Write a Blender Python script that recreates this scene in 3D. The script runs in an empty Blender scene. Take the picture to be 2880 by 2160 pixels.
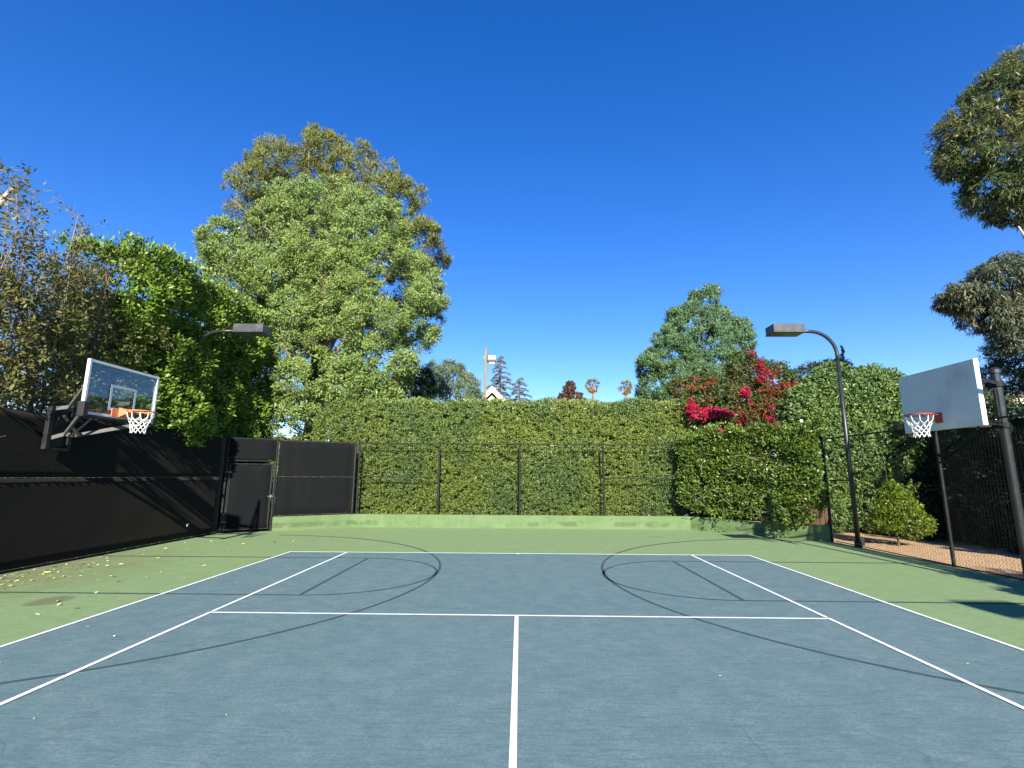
import bpy, math, random
import numpy as np
from mathutils import Vector, Matrix

# ------------------------------------------------------------------ camera, sky, sun, exposure
S = bpy.context.scene
COL = S.collection
CAM = np.array([0.0435, -7.1284, 1.8195])
YAW, PITCH, ROLL, FPX = -0.01719, 0.18013, 0.00577, 1424.16
cf = Vector((math.sin(YAW) * math.cos(PITCH), math.cos(YAW) * math.cos(PITCH), math.sin(PITCH)))
cr = Vector((math.cos(YAW), -math.sin(YAW), 0)); cu = cr.cross(cf)
r2 = cr * math.cos(ROLL) + cu * math.sin(ROLL); u2 = cu * math.cos(ROLL) - cr * math.sin(ROLL)
cd = bpy.data.cameras.new('camera'); cam = bpy.data.objects.new('camera', cd); COL.objects.link(cam)
cd.sensor_fit = 'HORIZONTAL'; cd.sensor_width = 36; cd.lens = 36 * FPX / 2880; cd.clip_start = .05; cd.clip_end = 3000
cam.matrix_world = Matrix(((r2.x, u2.x, -cf.x, CAM[0]), (r2.y, u2.y, -cf.y, CAM[1]), (r2.z, u2.z, -cf.z, CAM[2]), (0, 0, 0, 1)))
S.camera = cam
SUN_DIR = Vector((-.09, 1, -.485)).normalized()          # the way the light travels
W = bpy.data.worlds.new('World'); S.world = W; W.use_nodes = True
nt = W.node_tree; nt.nodes.clear()
sky = nt.nodes.new('ShaderNodeTexSky'); sky.sky_type = 'NISHITA'; sky.sun_disc = False
sky.sun_elevation = math.radians(25.8); sky.sun_rotation = math.radians(174.9)
sky.altitude = 100; sky.air_density = 1.0; sky.dust_density = 0.0; sky.ozone_density = 4.0
hsv = nt.nodes.new('ShaderNodeHueSaturation'); hsv.inputs['Saturation'].default_value = 1.305; hsv.inputs['Hue'].default_value = .519
bg = nt.nodes.new('ShaderNodeBackground'); bg.inputs[1].default_value = 0.099
wo = nt.nodes.new('ShaderNodeOutputWorld')
nt.links.new(sky.outputs[0], hsv.inputs['Color']); gm = nt.nodes.new('ShaderNodeGamma'); gm.inputs[1].default_value = .93; nt.links.new(hsv.outputs[0], gm.inputs[0]); nt.links.new(gm.outputs[0], bg.inputs[0]); nt.links.new(bg.outputs[0], wo.inputs[0])
sl = bpy.data.lights.new('sun', 'SUN'); sl.energy = 4.6; sl.angle = math.radians(.5); sl.color = (1, .93, .82)
so = bpy.data.objects.new('sun', sl); COL.objects.link(so); so.rotation_euler = SUN_DIR.to_track_quat('-Z', 'Y').to_euler(); so.location = (5, -30, 30)
S.view_settings.view_transform = 'Standard'; S.view_settings.look = 'None'; S.view_settings.gamma = 1
S.view_settings.exposure = 1.4
S.render.engine = 'CYCLES'; S.cycles.max_bounces = 6; S.cycles.diffuse_bounces = 3; S.cycles.transparent_max_bounces = 12
S.cycles.transmission_bounces = 3; S.cycles.glossy_bounces = 3; S.cycles.caustics_reflective = False; S.cycles.caustics_refractive = False
S.cycles.use_denoising = True

# ------------------------------------------------------------------ materials
class NT:
    def __init__(s, name):
        s.m = bpy.data.materials.new(name); s.m.use_nodes = True; s.t = s.m.node_tree; s.t.nodes.clear()
        s.out = s.n('ShaderNodeOutputMaterial')
    def n(s, kind, **kw):
        x = s.t.nodes.new(kind)
        for k, v in kw.items():
            if k.startswith('i_'):
                k = k[2:]; k = int(k) if k.isdigit() else k.replace('_', ' ')
                x.inputs[k].default_value = v
            else: setattr(x, k, v)
        return x
    def l(s, a, b): s.t.links.new(a, b)
    def coord(s): return s.n('ShaderNodeNewGeometry').outputs['Position']
    def noise(s, vec, scale, detail=4, rough=.55, stretch=None):
        if stretch:
            mp = s.n('ShaderNodeMapping'); mp.inputs['Scale'].default_value = stretch[:3]
            if len(stretch) > 3: mp.inputs['Rotation'].default_value = (0, 0, stretch[3])
            s.l(vec, mp.inputs['Vector']); vec = mp.outputs[0]
        x = s.n('ShaderNodeTexNoise'); x.inputs['Scale'].default_value = scale; x.inputs['Detail'].default_value = detail; x.inputs['Roughness'].default_value = rough
        s.l(vec, x.inputs['Vector']); return x.outputs[0]
    def ramp(s, f, stops):
        x = s.n('ShaderNodeValToRGB'); e = x.color_ramp.elements
        while len(e) < len(stops): e.new(.5)
        for el, (p, c) in zip(e, stops):
            el.position = p; el.color = (*c, 1) if not np.isscalar(c) else (c, c, c, 1)
        s.l(f, x.inputs[0]); return x.outputs[0]
    def mix(s, f, a, b, mode='MIX'):
        x = s.n('ShaderNodeMix', data_type='RGBA', blend_type=mode)
        for sock, v in ((x.inputs[0], f), (x.inputs[6], a), (x.inputs[7], b)):
            if hasattr(v, 'links'): s.l(v, sock)
            elif np.isscalar(v): sock.default_value = v
            else: sock.default_value = (*v, 1)
        return x.outputs[2]
    def math(s, op, a, b=0.):
        x = s.n('ShaderNodeMath', operation=op)
        for sock, v in zip(x.inputs, (a, b)):
            if hasattr(v, 'links'): s.l(v, sock)
            else: sock.default_value = v
        return x.outputs[0]
    def bsdf(s, col, rough=.6, spec=.3, metal=0., bump=None, bstr=.2, bdist=.02):
        b = s.n('ShaderNodeBsdfPrincipled')
        for k, v in (('Base Color', col), ('Roughness', rough), ('Specular IOR Level', spec), ('Metallic', metal)):
            if hasattr(v, 'links'): s.l(v, b.inputs[k])
            else: b.inputs[k].default_value = (*v, 1) if not np.isscalar(v) else v
        if bump is not None:
            x = s.n('ShaderNodeBump', i_Strength=bstr, i_Distance=bdist); s.l(bump, x.inputs['Height']); s.l(x.outputs[0], b.inputs['Normal'])
        return b.outputs[0]
    def done(s, sh): s.l(sh, s.out.inputs[0]); return s.m

def paint(name, col, rough=.5, spec=.4, var=.12, scale=8, metal=0., dirt=None):
    t = NT(name); p = t.n('ShaderNodeTexCoord').outputs['Object']
    f = t.noise(p, scale, 5); c = t.mix(f, [x * (1 - var) for x in col], [min(1, x * (1 + var)) for x in col])
    if dirt:
        g = t.ramp(t.noise(p, scale * .5, 6, .7), ((.5, 0.), (.72, 1.))); c = t.mix(g, c, dirt)
    return t.done(t.bsdf(c, t.ramp(f, ((.2, rough * .85), (.8, min(1, rough * 1.15)))), spec, metal))

def leafmat(name, a, b, c=None, rough=.5, spec=.35, trans=.10, patch=.5, patchscale=.6):
    """leaf colours a..b at random from leaf to leaf; c grows in patches over the plant"""
    t = NT(name); at = t.n('ShaderNodeAttribute', attribute_name='tone').outputs['Fac']
    col = t.ramp(at, ((0., a), (1., b)))
    if c:
        pt = t.ramp(t.noise(t.coord(), patchscale, 3), ((.42, 0.), (.62, patch))); col = t.mix(pt, col, c)
    pr = t.bsdf(col, rough, spec)
    tr = t.n('ShaderNodeBsdfTranslucent'); t.l(t.mix(.5, col, [x * 1.6 + .01 for x in b]), tr.inputs[0])
    mx = t.n('ShaderNodeMixShader', i_0=trans); t.l(pr, mx.inputs[1]); t.l(tr.outputs[0], mx.inputs[2])
    return t.done(mx.outputs[0])

def bark(name, a, b, scale=6):
    t = NT(name); p = t.coord(); f = t.noise(p, scale, 6, .7, (1, 1, .25))
    return t.done(t.bsdf(t.ramp(f, ((.35, a), (.65, b))), .85, .2, bump=f, bstr=.5))

def court(name, a, b, worn, extra=None):
    t = NT(name); p = t.coord()
    big = t.noise(p, .35, 5, .6); mid = t.noise(p, 3.2, 6, .7); fine = t.noise(p, 130, 3, .7); grain = t.noise(p, 38, 4, .75)
    c = t.mix(t.ramp(big, ((.3, 0.), (.7, 1.))), a, b)
    c = t.mix(t.math('MULTIPLY', t.ramp(mid, ((.40, 0.), (.64, 1.))), .8), c, worn)
    c = t.mix(t.math('MULTIPLY', t.ramp(fine, ((.3, 1.), (.55, 0.))), .5), c, [x * .6 for x in a])
    c = t.mix(t.math('MULTIPLY', t.ramp(grain, ((.40, 1.), (.56, 0.))), .5), c, [x * .68 for x in a])
    # broom and ball scuffs
    for rot, sc, amt in ((.18, 3.2, .40), (-.45, 5.2, .45), (.65, 2.8, .38), (1.4, 3., .28), (-.8, 7., .3)):
        sf = t.noise(p, sc, 4, .65, (1, 8, 1, rot)); c = t.mix(t.math('MULTIPLY', t.ramp(sf, ((.55, 0.), (.64, 1.))), amt), c, [x * .62 for x in a])
    # thin curved shoe and ball marks
    vo = t.n('ShaderNodeTexVoronoi', feature='DISTANCE_TO_EDGE', i_Scale=1.0); wv = t.n('ShaderNodeVectorMath', operation='ADD')
    nv = t.n('ShaderNodeTexNoise', i_Scale=.9, i_Detail=2.); t.l(p, nv.inputs['Vector']); t.l(p, wv.inputs[0]); t.l(nv.outputs['Color'], wv.inputs[1]); t.l(wv.outputs[0], vo.inputs['Vector'])
    ed = t.ramp(vo.outputs['Distance'], ((.004, 1.), (.014, 0.))); gate = t.ramp(t.noise(p, .8, 2), ((.52, 0.), (.64, .4)))
    c = t.mix(t.math('MULTIPLY', ed, gate), c, [x * .55 for x in a])
    if extra: c = extra(t, p, c)
    return t.done(t.bsdf(c, .72, .25, bump=fine, bstr=.25, bdist=.006))

def green_extra(t, p, c):
    sx = t.n('ShaderNodeSeparateXYZ'); t.l(p, sx.inputs[0])
    def dist(px, py, r0, r1, sq=1.):
        dx = t.math('SUBTRACT', sx.outputs[0], px); dy = t.math('MULTIPLY', t.math('SUBTRACT', sx.outputs[1], py), sq)
        d = t.math('SQRT', t.math('ADD', t.math('MULTIPLY', dx, dx), t.math('MULTIPLY', dy, dy)))
        d = t.math('ADD', d, t.math('MULTIPLY', t.math('SUBTRACT', t.noise(p, 3., 3), .5), .25))
        return t.ramp(t.math('DIVIDE', d, 10.), ((r0 / 10, 1.), (r1 / 10, 0.)))
    c = t.mix(t.math('MULTIPLY', dist(-6.80, .55, .19, .27, .75), .7), c, (.125, .115, .07))            # dried puddle
    dirt = t.math('MULTIPLY', dist(-9.3, 2.2, .4, 2.6, .55), t.ramp(t.noise(p, 2.2, 5, .7), ((.35, .15), (.65, .75))))
    c = t.mix(dirt, c, (.15, .12, .065))                                                              # soil washed in along the fence
    for x, y, r in ((-1.4, 10.9, .3), (-.5, 11.1, .25), (4.2, 9.2, .35)):
        c = t.mix(t.math('MULTIPLY', dist(x, y, r * .4, r, 2.), .4), c, (.10, .085, .05))
    return c

def wallmat():
    t = NT('painted_concrete'); p = t.coord()
    f = t.noise(p, 1.6, 6, .7); g = t.noise(p, 6, 5, .7, (.5, .5, 2)); v = t.noise(p, 5, 4, .6, (1, 1, .12))
    c = t.mix(t.ramp(f, ((.35, 0.), (.65, 1.))), (.095, .155, .062), (.125, .185, .082))
    c = t.mix(t.math('MULTIPLY', t.ramp(g, ((.55, 0.), (.72, 1.))), .6), c, (.055, .085, .038))
    c = t.mix(t.math('MULTIPLY', t.ramp(v, ((.58, 0.), (.75, 1.))), .45), c, (.165, .205, .120))
    sx = t.n('ShaderNodeSeparateXYZ'); t.l(p, sx.inputs[0])
    st = t.math('MULTIPLY', t.ramp(t.math('ABSOLUTE', t.math('SUBTRACT', sx.outputs[2], .16)), ((.05, 1.), (.11, 0.))), t.ramp(t.noise(p, 1.3, 4, .6), ((.5, 0.), (.58, 1.))))
    c = t.mix(t.math('MULTIPLY', st, .6), c, (.060, .080, .036))
    return t.done(t.bsdf(c, .8, .2, bump=g, bstr=.2))

def screenmat():
    t = NT('black_windscreen'); p = t.coord()
    wv = t.noise(p, 420, 2, .5); f = t.noise(p, .9, 5, .6); v = t.noise(p, 2.2, 4, .6, (1, 1, .15))
    c = t.mix(f, (.0036, .0048, .0055), (.0050, .0064, .0072))
    c = t.mix(t.math('MULTIPLY', t.ramp(v, ((.5, 0.), (.75, 1.))), .5), c, (.012, .0108, .009))
    c = t.mix(t.math('MULTIPLY', t.ramp(wv, ((.4, 0.), (.6, 1.))), .5), c, (.0056, .0074, .0084))
    sh = t.bsdf(c, .9, .12, bump=f, bstr=.15, bdist=.1); b = sh.node; b.inputs['Sheen Weight'].default_value = .085; b.inputs['Sheen Roughness'].default_value = .45; b.inputs['Sheen Tint'].default_value = (1, .82, .62, 1)
    return t.done(sh)

def dirtmat(name, a, b, c):
    t = NT(name); p = t.coord(); f = t.noise(p, 1.3, 5, .65); g = t.noise(p, 26, 5, .75)
    k = t.mix(t.ramp(f, ((.35, 0.), (.65, 1.))), a, b); k = t.mix(t.ramp(g, ((.42, 1.), (.56, 0.))), k, c)
    return t.done(t.bsdf(k, .95, .1, bump=g, bstr=.9, bdist=.03))

def woodmat(name, a, b):
    t = NT(name); f = t.noise(t.coord(), 5, 6, .65, (6, 6, .3))
    return t.done(t.bsdf(t.ramp(f, ((.3, a), (.7, b))), .8, .2, bump=f, bstr=.3))

def glassmat():
    t = NT('clear_glass'); tr = t.n('ShaderNodeBsdfTransparent'); tr.inputs[0].default_value = (.74, .80, .85, 1)
    gl = t.n('ShaderNodeBsdfGlossy', i_Roughness=.03); df = t.n('ShaderNodeBsdfDiffuse'); df.inputs[0].default_value = (.25, .32, .38, 1)
    lw = t.n('ShaderNodeFresnel', i_IOR=1.5); a = t.n('ShaderNodeMixShader'); t.l(t.math('MULTIPLY', lw.outputs[0], .22), a.inputs[0]); t.l(tr.outputs[0], a.inputs[1]); t.l(gl.outputs[0], a.inputs[2])
    b = t.n('ShaderNodeMixShader', i_0=.010); t.l(a.outputs[0], b.inputs[1]); t.l(df.outputs[0], b.inputs[2])
    return t.done(b.outputs[0])

M = dict(
    green=court('green_acrylic', (.205, .305, .128), (.232, .332, .150), (.255, .345, .182), green_extra),
    blue=court('blue_acrylic', (.110, .190, .198), (.135, .212, .222), (.185, .258, .262)),
    white=paint('white_line_paint', (.82, .83, .80), .6, .3, .06, 14, dirt=(.56, .59, .57)),
    dark=paint('dark_line_paint', (.052, .080, .086), .7, .2, .15, 4),
    wall=wallmat(), screen=screenmat(),
    steel=paint('black_coated_steel', (.010, .011, .012), .6, .25, .25, 14, dirt=(.035, .034, .032)),
    steelgloss=paint('dark_painted_steel', (.016, .019, .022), .38, .45, .2, 10, dirt=(.034, .034, .034)),
    lamphead=paint('weathered_bronze_paint', (.040, .043, .047), .5, .4, .2, 6, dirt=(.085, .085, .085)),
    tie=paint('aluminium_tie', (.13, .125, .115), .45, .5, .1, 20),
    wire=paint('vinyl_chain_wire', (.010, .011, .010), .7, .15, .1, 10),
    grey=paint('grey_arm_paint', (.105, .102, .098), .55, .3, .12, 9, dirt=(.07, .066, .06)),
    alu=paint('white_frame_paint', (.62, .64, .64), .45, .4, .06, 9, dirt=(.48, .49, .48)),
    board=paint('white_board_paint', (.60, .605, .59), .6, .3, .05, 3, dirt=(.47, .465, .44)),
    boardedge=paint('board_edge_paint', (.78, .75, .68), .6, .3, .05, 5),
    orange=paint('orange_rim_paint', (.62, .20, .085), .5, .4, .12, 12),
    red=paint('red_rim_paint', (.36, .055, .035), .5, .4, .15, 12),
    net=paint('white_net_cord', (.74, .73, .69), .8, .2, .06, 20),
    rubber=paint('black_padding', (.022, .022, .024), .7, .25, .2, 10),
    square=paint('target_square_paint', (.42, .50, .54), .6, .3, .05, 10),
    glass=glassmat(),
    lens=paint('lamp_lens', (.10, .13, .10), .25, .5, .2, 8),
    dirt=dirtmat('tan_dirt', (.60, .41, .235), (.70, .50, .30), (.34, .215, .115)),
    ground=dirtmat('bare_ground', (.15, .12, .07), (.20, .16, .09), (.08, .075, .035)),
    plank=woodmat('shade_brown_planks', (.055, .032, .02), (.11, .066, .042)),  # brown kept darker to stand in for the shadow over the planks
    pole=woodmat('weathered_wood', (.165, .13, .095), (.29, .24, .18)),
    fixture=paint('pale_green_metal', (.30, .37, .28), .5, .4, .08, 8),
    darkmetal=paint('dark_fixture', (.015, .015, .017), .5, .4, .1, 8),
    stucco=paint('cream_stucco', (.55, .50, .38), .9, .1, .08, 3),
    stuccoB=paint('pale_stucco', (.74, .64, .47), .9, .1, .06, 3),
    fascia=paint('white_barge_board', (.80, .77, .70), .6, .3, .04, 4),
    shingle=dirtmat('grey_shingle', (.22, .21, .20), (.30, .29, .27), (.12, .115, .11)),
    bark=bark('brown_bark', (.075, .05, .032), (.16, .115, .075)),
    palebark=bark('pale_bark', (.26, .21, .15), (.48, .42, .33)),
    midbark=bark('grey_brown_bark', (.11, .085, .06), (.23, .19, .14)),
    twig=bark('dry_twigs', (.13, .105, .075), (.27, .23, .17), 12),
    palmbark=bark('palm_bark', (.16, .12, .08), (.28, .21, .14)),
)

# ------------------------------------------------------------------ helpers
class MB:
    """collects shapes and links them as ONE mesh object"""
    def __init__(s): s.v = []; s.f = []
    def add(s, vs, fs):
        n = len(s.v); s.v += [tuple(map(float, v)) for v in vs]; s.f += [tuple(i + n for i in f) for f in fs]; return s
    def box(s, c, size, ax=None):
        ax = ax or (Vector((1, 0, 0)), Vector((0, 1, 0)), Vector((0, 0, 1))); c = Vector(c); h = [a * (d / 2) for a, d in zip(ax, size)]
        vs = [c + h[0] * i + h[1] * j + h[2] * k for k in (-1, 1) for j in (-1, 1) for i in (-1, 1)]
        return s.add(vs, [(0, 2, 3, 1), (4, 5, 7, 6), (0, 1, 5, 4), (2, 6, 7, 3), (0, 4, 6, 2), (1, 3, 7, 5)])
    def bar(s, a, b, w, h, up=(0, 0, 1)):
        a = Vector(a); b = Vector(b); d = (b - a); L = d.length; d.normalize(); sd = d.cross(Vector(up)).normalized(); u = sd.cross(d)
        return s.box((a + b) / 2, (L, w, h), (d, sd, u))
    def tube(s, pts, r, n=10, cap=True):
        pts = [Vector(p) for p in pts]; rs = r if hasattr(r, '__len__') else [r] * len(pts); vs = []; fs = []
        t0 = (pts[1] - pts[0]).normalized(); ref = Vector((0, 0, 1)) if abs(t0.z) < .9 else Vector((1, 0, 0)); u = t0.cross(ref).normalized()
        for i, p in enumerate(pts):
            t = (pts[min(i + 1, len(pts) - 1)] - pts[max(i - 1, 0)]).normalized(); u = (u - t * u.dot(t)).normalized(); w = t.cross(u)
            vs += [p + (u * math.cos(2 * math.pi * k / n) + w * math.sin(2 * math.pi * k / n)) * rs[i] for k in range(n)]
        for i in range(len(pts) - 1):
            fs += [(i * n + k, i * n + (k + 1) % n, (i + 1) * n + (k + 1) % n, (i + 1) * n + k) for k in range(n)]
        if cap: fs += [tuple(range(n - 1, -1, -1)), tuple(range((len(pts) - 1) * n, len(pts) * n))]
        return s.add(vs, fs)
    def prism(s, poly, z0, z1):
        n = len(poly); return s.add([(x, y, z0) for x, y in poly] + [(x, y, z1) for x, y in poly],
            [tuple(range(n - 1, -1, -1)), tuple(range(n, 2 * n))] + [(i, (i + 1) % n, n + (i + 1) % n, n + i) for i in range(n)])
    def build(s, name, mat, parent=None, bevel=0, smooth=False, sub=None):
        me = bpy.data.meshes.new(name); off = parent.location if parent else Vector((0, 0, 0))
        me.from_pydata([tuple(Vector(v) - off) for v in s.v], [], s.f); me.materials.append(M[mat] if isinstance(mat, str) else mat)
        o = bpy.data.objects.new(name, me); COL.objects.link(o)
        if smooth: me.shade_smooth() if hasattr(me, 'shade_smooth') else None
        if bevel:
            b = o.modifiers.new('bevel', 'BEVEL'); b.width = bevel; b.segments = 2; b.limit_method = 'ANGLE'
        if parent: o.parent = sub or parent
        return o

def tag(o, label=None, cat=None, group=None, kind=None):
    for k, v in (('label', label), ('category', cat), ('group', group), ('kind', kind)):
        if v: o[k] = v
    return o
def thing(name, label, cat, loc=(0, 0, 0), group=None):
    o = bpy.data.objects.new(name, None); COL.objects.link(o); o.location = loc; o.empty_display_size = .3
    return tag(o, label, cat, group)
def struct(o): return tag(o, kind='structure')

def unit(a): return a / np.maximum(np.linalg.norm(a, axis=-1, keepdims=True), 1e-9)

class Leaves:
    """numpy pile of small leaf faces, linked as one mesh with a random 'tone' per leaf"""
    def __init__(s, seed): s.V = []; s.T = []; s.r = np.random.default_rng(seed); s.extra = []
    def add(s, P, D, L, Wd, tone=None, fold=.18, nrm=None, nb=0.):
        n = len(P); r = s.r; D = unit(D); N = r.normal(size=(n, 3))
        if nrm is not None: N = N * (1 - nb) * .8 + nrm * nb * 1.6
        N = unit(N - D * (N * D).sum(1, keepdims=True)); Sd = np.cross(D, N)
        L = np.broadcast_to(L, (n,))[:, None] * r.uniform(.7, 1.25, (n, 1)); Wd = np.broadcast_to(Wd, (n,))[:, None] * r.uniform(.75, 1.2, (n, 1))
        m = P + D * L * .45 + N * Wd * fold
        s.V.append(np.stack([P, m + Sd * Wd * .5, P + D * L, m - Sd * Wd * .5], 1))
        s.T.append(np.full(n, tone) if np.isscalar(tone) else (r.random(n) if tone is None else tone))
    def clumps(s, C, O, R, nl, L, Wd, up=.3, out=.4, rnd=.5, sq=.85, tonevar=.3, nb=.45):
        """nl leaves in each ball (centre C, outward O, radius R)"""
        r = s.r; k = len(C)
        if k == 0: return
        C = np.repeat(C, nl, 0); O = np.repeat(O, nl, 0); Rr = np.repeat(np.broadcast_to(R, (k,)), nl)[:, None]
        tc = np.repeat(r.random(k), nl); n = len(C)
        u = unit(r.normal(size=(n, 3)) + O * .55); rad = r.random((n, 1)) ** .5
        P = C + u * rad * Rr * np.array([1, 1, sq])
        D = u * (.8 - .5 * nb) + O * out * (1 - nb * .5) + np.array([0, 0, up]) + r.normal(size=(n, 3)) * rnd
        s.add(P - unit(D) * (L * .4), D, L, Wd, np.clip(tc * (1 - tonevar) + r.random(n) * tonevar + r.normal(size=n) * .08, 0, 1), nrm=unit(u + O * .5), nb=nb)
    def core(s, vs, fs): s.extra.append((np.array(vs, float), fs))
    def build(s, name, mat, parent):
        V = np.concatenate(s.V).reshape(-1, 3) if s.V else np.zeros((0, 3)); nq = len(V) // 4; T = np.concatenate(s.T) if s.T else np.zeros(0)
        idx = np.arange(nq * 4)
        for vs, fs in s.extra:
            b = len(V); V = np.concatenate([V, vs]); f = np.array(fs) + b; idx = np.concatenate([idx, f.ravel()]); T = np.concatenate([T, np.full(len(fs), .4)])
        nf = len(idx) // 4; off = np.array(parent.location)
        me = bpy.data.meshes.new(name); me.vertices.add(len(V)); me.vertices.foreach_set('co', (V - off).astype('f4').ravel())
        me.loops.add(nf * 4); me.loops.foreach_set('vertex_index', idx.astype('i4'))
        me.polygons.add(nf); me.polygons.foreach_set('loop_start', np.arange(nf, dtype='i4') * 4)
        a = me.attributes.new('tone', 'FLOAT', 'FACE'); a.data.foreach_set('value', T.astype('f4'))
        me.update(calc_edges=True); me.materials.append(mat)
        o = bpy.data.objects.new(name, me); COL.objects.link(o); o.parent = parent
        return o

def lobe_points(rng, lobes, spacing, back=.45, depth=(.84, 1.04), inside=.8):
    """points and outward normals on the outside of a heap of ellipsoids"""
    Wt = [l[6] if len(l) > 6 else 1. for l in lobes]; Ls = np.array([l[:6] for l in lobes], float); Ps = []; Os = []
    for i, (x, y, z, a, b, c) in enumerate(Ls):
        area = 4 * math.pi * (((a * b) ** 1.6 + (a * c) ** 1.6 + (b * c) ** 1.6) / 3) ** (1 / 1.6); n = max(6, int(Wt[i] * area / spacing ** 2))
        u = unit(rng.normal(size=(n, 3))); p = Ls[i, :3] + u * Ls[i, 3:] * rng.uniform(*depth, (n, 1)); o = unit(u / Ls[i, 3:])
        keep = np.ones(n, bool)
        for j in range(len(Ls)):
            if j != i: keep &= (((p - Ls[j, :3]) / Ls[j, 3:]) ** 2).sum(1) > inside ** 2
        keep &= ((unit(CAM - p) * o).sum(1) > -.25) | (rng.random(n) < back)
        Ps.append(p[keep]); Os.append(o[keep])
    return np.concatenate(Ps), np.concatenate(Os)

def crown(parent, mat, lobes, seed, cr=.45, sp=.55, nl=80, L=.16, Wd=.04, up=.3, out=.4, rnd=.5, sq=.85, back=.45, inner=.35, name='crown', inside=.8, depth=(.84, 1.04), nb=.5, shoots=()):
    lv = Leaves(seed); P, O = lobe_points(lv.r, lobes, sp, back, depth, inside)
    lv.clumps(P, O, cr * lv.r.uniform(.55, 1.4, len(P)), nl, L, Wd, up, out, rnd, sq, nb=nb)
    if inner:
        Q, O2 = lobe_points(lv.r, [(x, y, z, a * .72, b * .72, c * .72) for x, y, z, a, b, c in [l[:6] for l in lobes]], sp / math.sqrt(inner) * .8, back, inside=.9)
        lv.clumps(Q, O2, cr * 1.3, max(8, nl // 2), L * 1.4, Wd * 1.8, up, out, .8, sq)
    for e in shoots:
        b = np.array(lobes[0][:3]); Q = np.array([b + (np.array(e) - b) * t for t in np.linspace(.3, 1, 10)]); lv.clumps(Q, np.tile([0, 0, 1.], (10, 1)), .07, 6, L, Wd, .4, .3, .7)
    return lv.build(name, mat, parent)

def limbs(parent, base, top, r0, targets, mat='bark', seed=0, name='trunk', twigs=0):
    rng = random.Random(seed); m = MB(); base = Vector(base); top = Vector(top); n = 9
    axis = [base.lerp(top, i / n) + Vector((rng.uniform(-1, 1), rng.uniform(-1, 1), 0)) * r0 * .35 * (i > 0) for i in range(n + 1)]
    m.tube(axis, [r0 * (1.25 if i == 0 else 1 - .8 * i / n) for i in range(n + 1)], 10)
    for t in targets:
        t = Vector(t); hz = base.z + (t.z - base.z) * rng.uniform(.45, .75); f = min(.95, max(.12, (hz - base.z) / max(.1, top.z - base.z)))
        a = base.lerp(top, f); mid = a.lerp(t, .5) + Vector((rng.uniform(-1, 1), rng.uniform(-1, 1), rng.uniform(0, 1))) * (t - a).length * .1
        rr = r0 * (1 - .8 * f) * .62; m.tube([a, mid, t], [rr, rr * .65, rr * .2], 7)
        for k in range(twigs):
            q = mid.lerp(t, rng.random()); e = q + Vector((rng.uniform(-1, 1), rng.uniform(-1, 1), rng.uniform(-.2, 1))) * rng.uniform(.5, 1.3)
            m.tube([q, q.lerp(e, .5) + Vector((0, 0, .08)), e], [rr * .3, rr * .2, rr * .08], 5)
    return m.build(name, mat, parent, smooth=True)

def patch_points(rng, o, u, v, sp, nrm, amp=.12, scale=1.1, accept=None, seed=0):
    """points on a rectangle o + s*u + t*v pushed in and out along nrm by smooth bumps"""
    o, u, v, nrm = (np.array(a, float) for a in (o, u, v, nrm)); n = int(np.linalg.norm(u) * np.linalg.norm(v) / sp ** 2)
    s, t = rng.random(n), rng.random(n); p = o + s[:, None] * u + t[:, None] * v
    ph = np.random.default_rng(seed + 7).uniform(0, 6.28, 8)
    q = p * scale; b = np.sin(q[:, 0] * 2.1 + q[:, 2] * 1.3 + ph[0]) + np.sin(q[:, 1] * 2.3 - q[:, 2] * 1.9 + ph[1]) + np.sin(q[:, 2] * 3.1 + q[:, 0] * 1.1 + ph[2]) + .7 * np.sin(q[:, 0] * 5.3 + q[:, 1] * 4.7 + q[:, 2] * 4.1 + ph[3])
    p = p + nrm * (b * amp * .5)[:, None]
    if accept is not None: p = p[accept(p)]
    return p, np.tile(unit(nrm), (len(p), 1))

def boxquads(x0, x1, y0, y1, z0, z1):
    v = [(x, y, z) for z in (z0, z1) for y in (y0, y1) for x in (x0, x1)]
    return v, [(0, 2, 3, 1), (4, 5, 7, 6), (0, 1, 5, 4), (2, 6, 7, 3), (0, 4, 6, 2), (1, 3, 7, 5)]

# ------------------------------------------------------------------ ground and court
LX, RX, YB = -9.45, 9.14, 11.5
A0, A1 = (LX, 9.2), (-6.0, YB)             # the left cut corner
B1, B0 = (6.06, 11.45), (9.06, 8.24)       # the right cut corner
m = MB(); m.add([(-600, -300, -.03), (600, -300, -.03), (600, 900, -.03), (-600, 900, -.03)], [(0, 1, 2, 3)]); struct(m.build('ground', 'ground'))
m = MB(); m.add([(RX + .02, -16, -.02), (13.6, -16, -.02), (13.6, 12, -.02), (9.0, 12, -.02), (9.1, 8.3, -.02)], [(0, 1, 2, 3, 4)]); struct(m.build('dirt_bed', 'dirt'))
m = MB(); m.prism([(LX, -16), (RX, -16), (RX, 8.1), B0, B1, A1, A0], -.15, 0); struct(m.build('court_surround', 'green'))
m = MB(); m.add([(-5.485, -14, .004), (5.485, -14, .004), (5.485, 5.485, .004), (-5.485, 5.485, .004)], [(0, 1, 2, 3)]); struct(m.build('court_surface', 'blue'))

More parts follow.
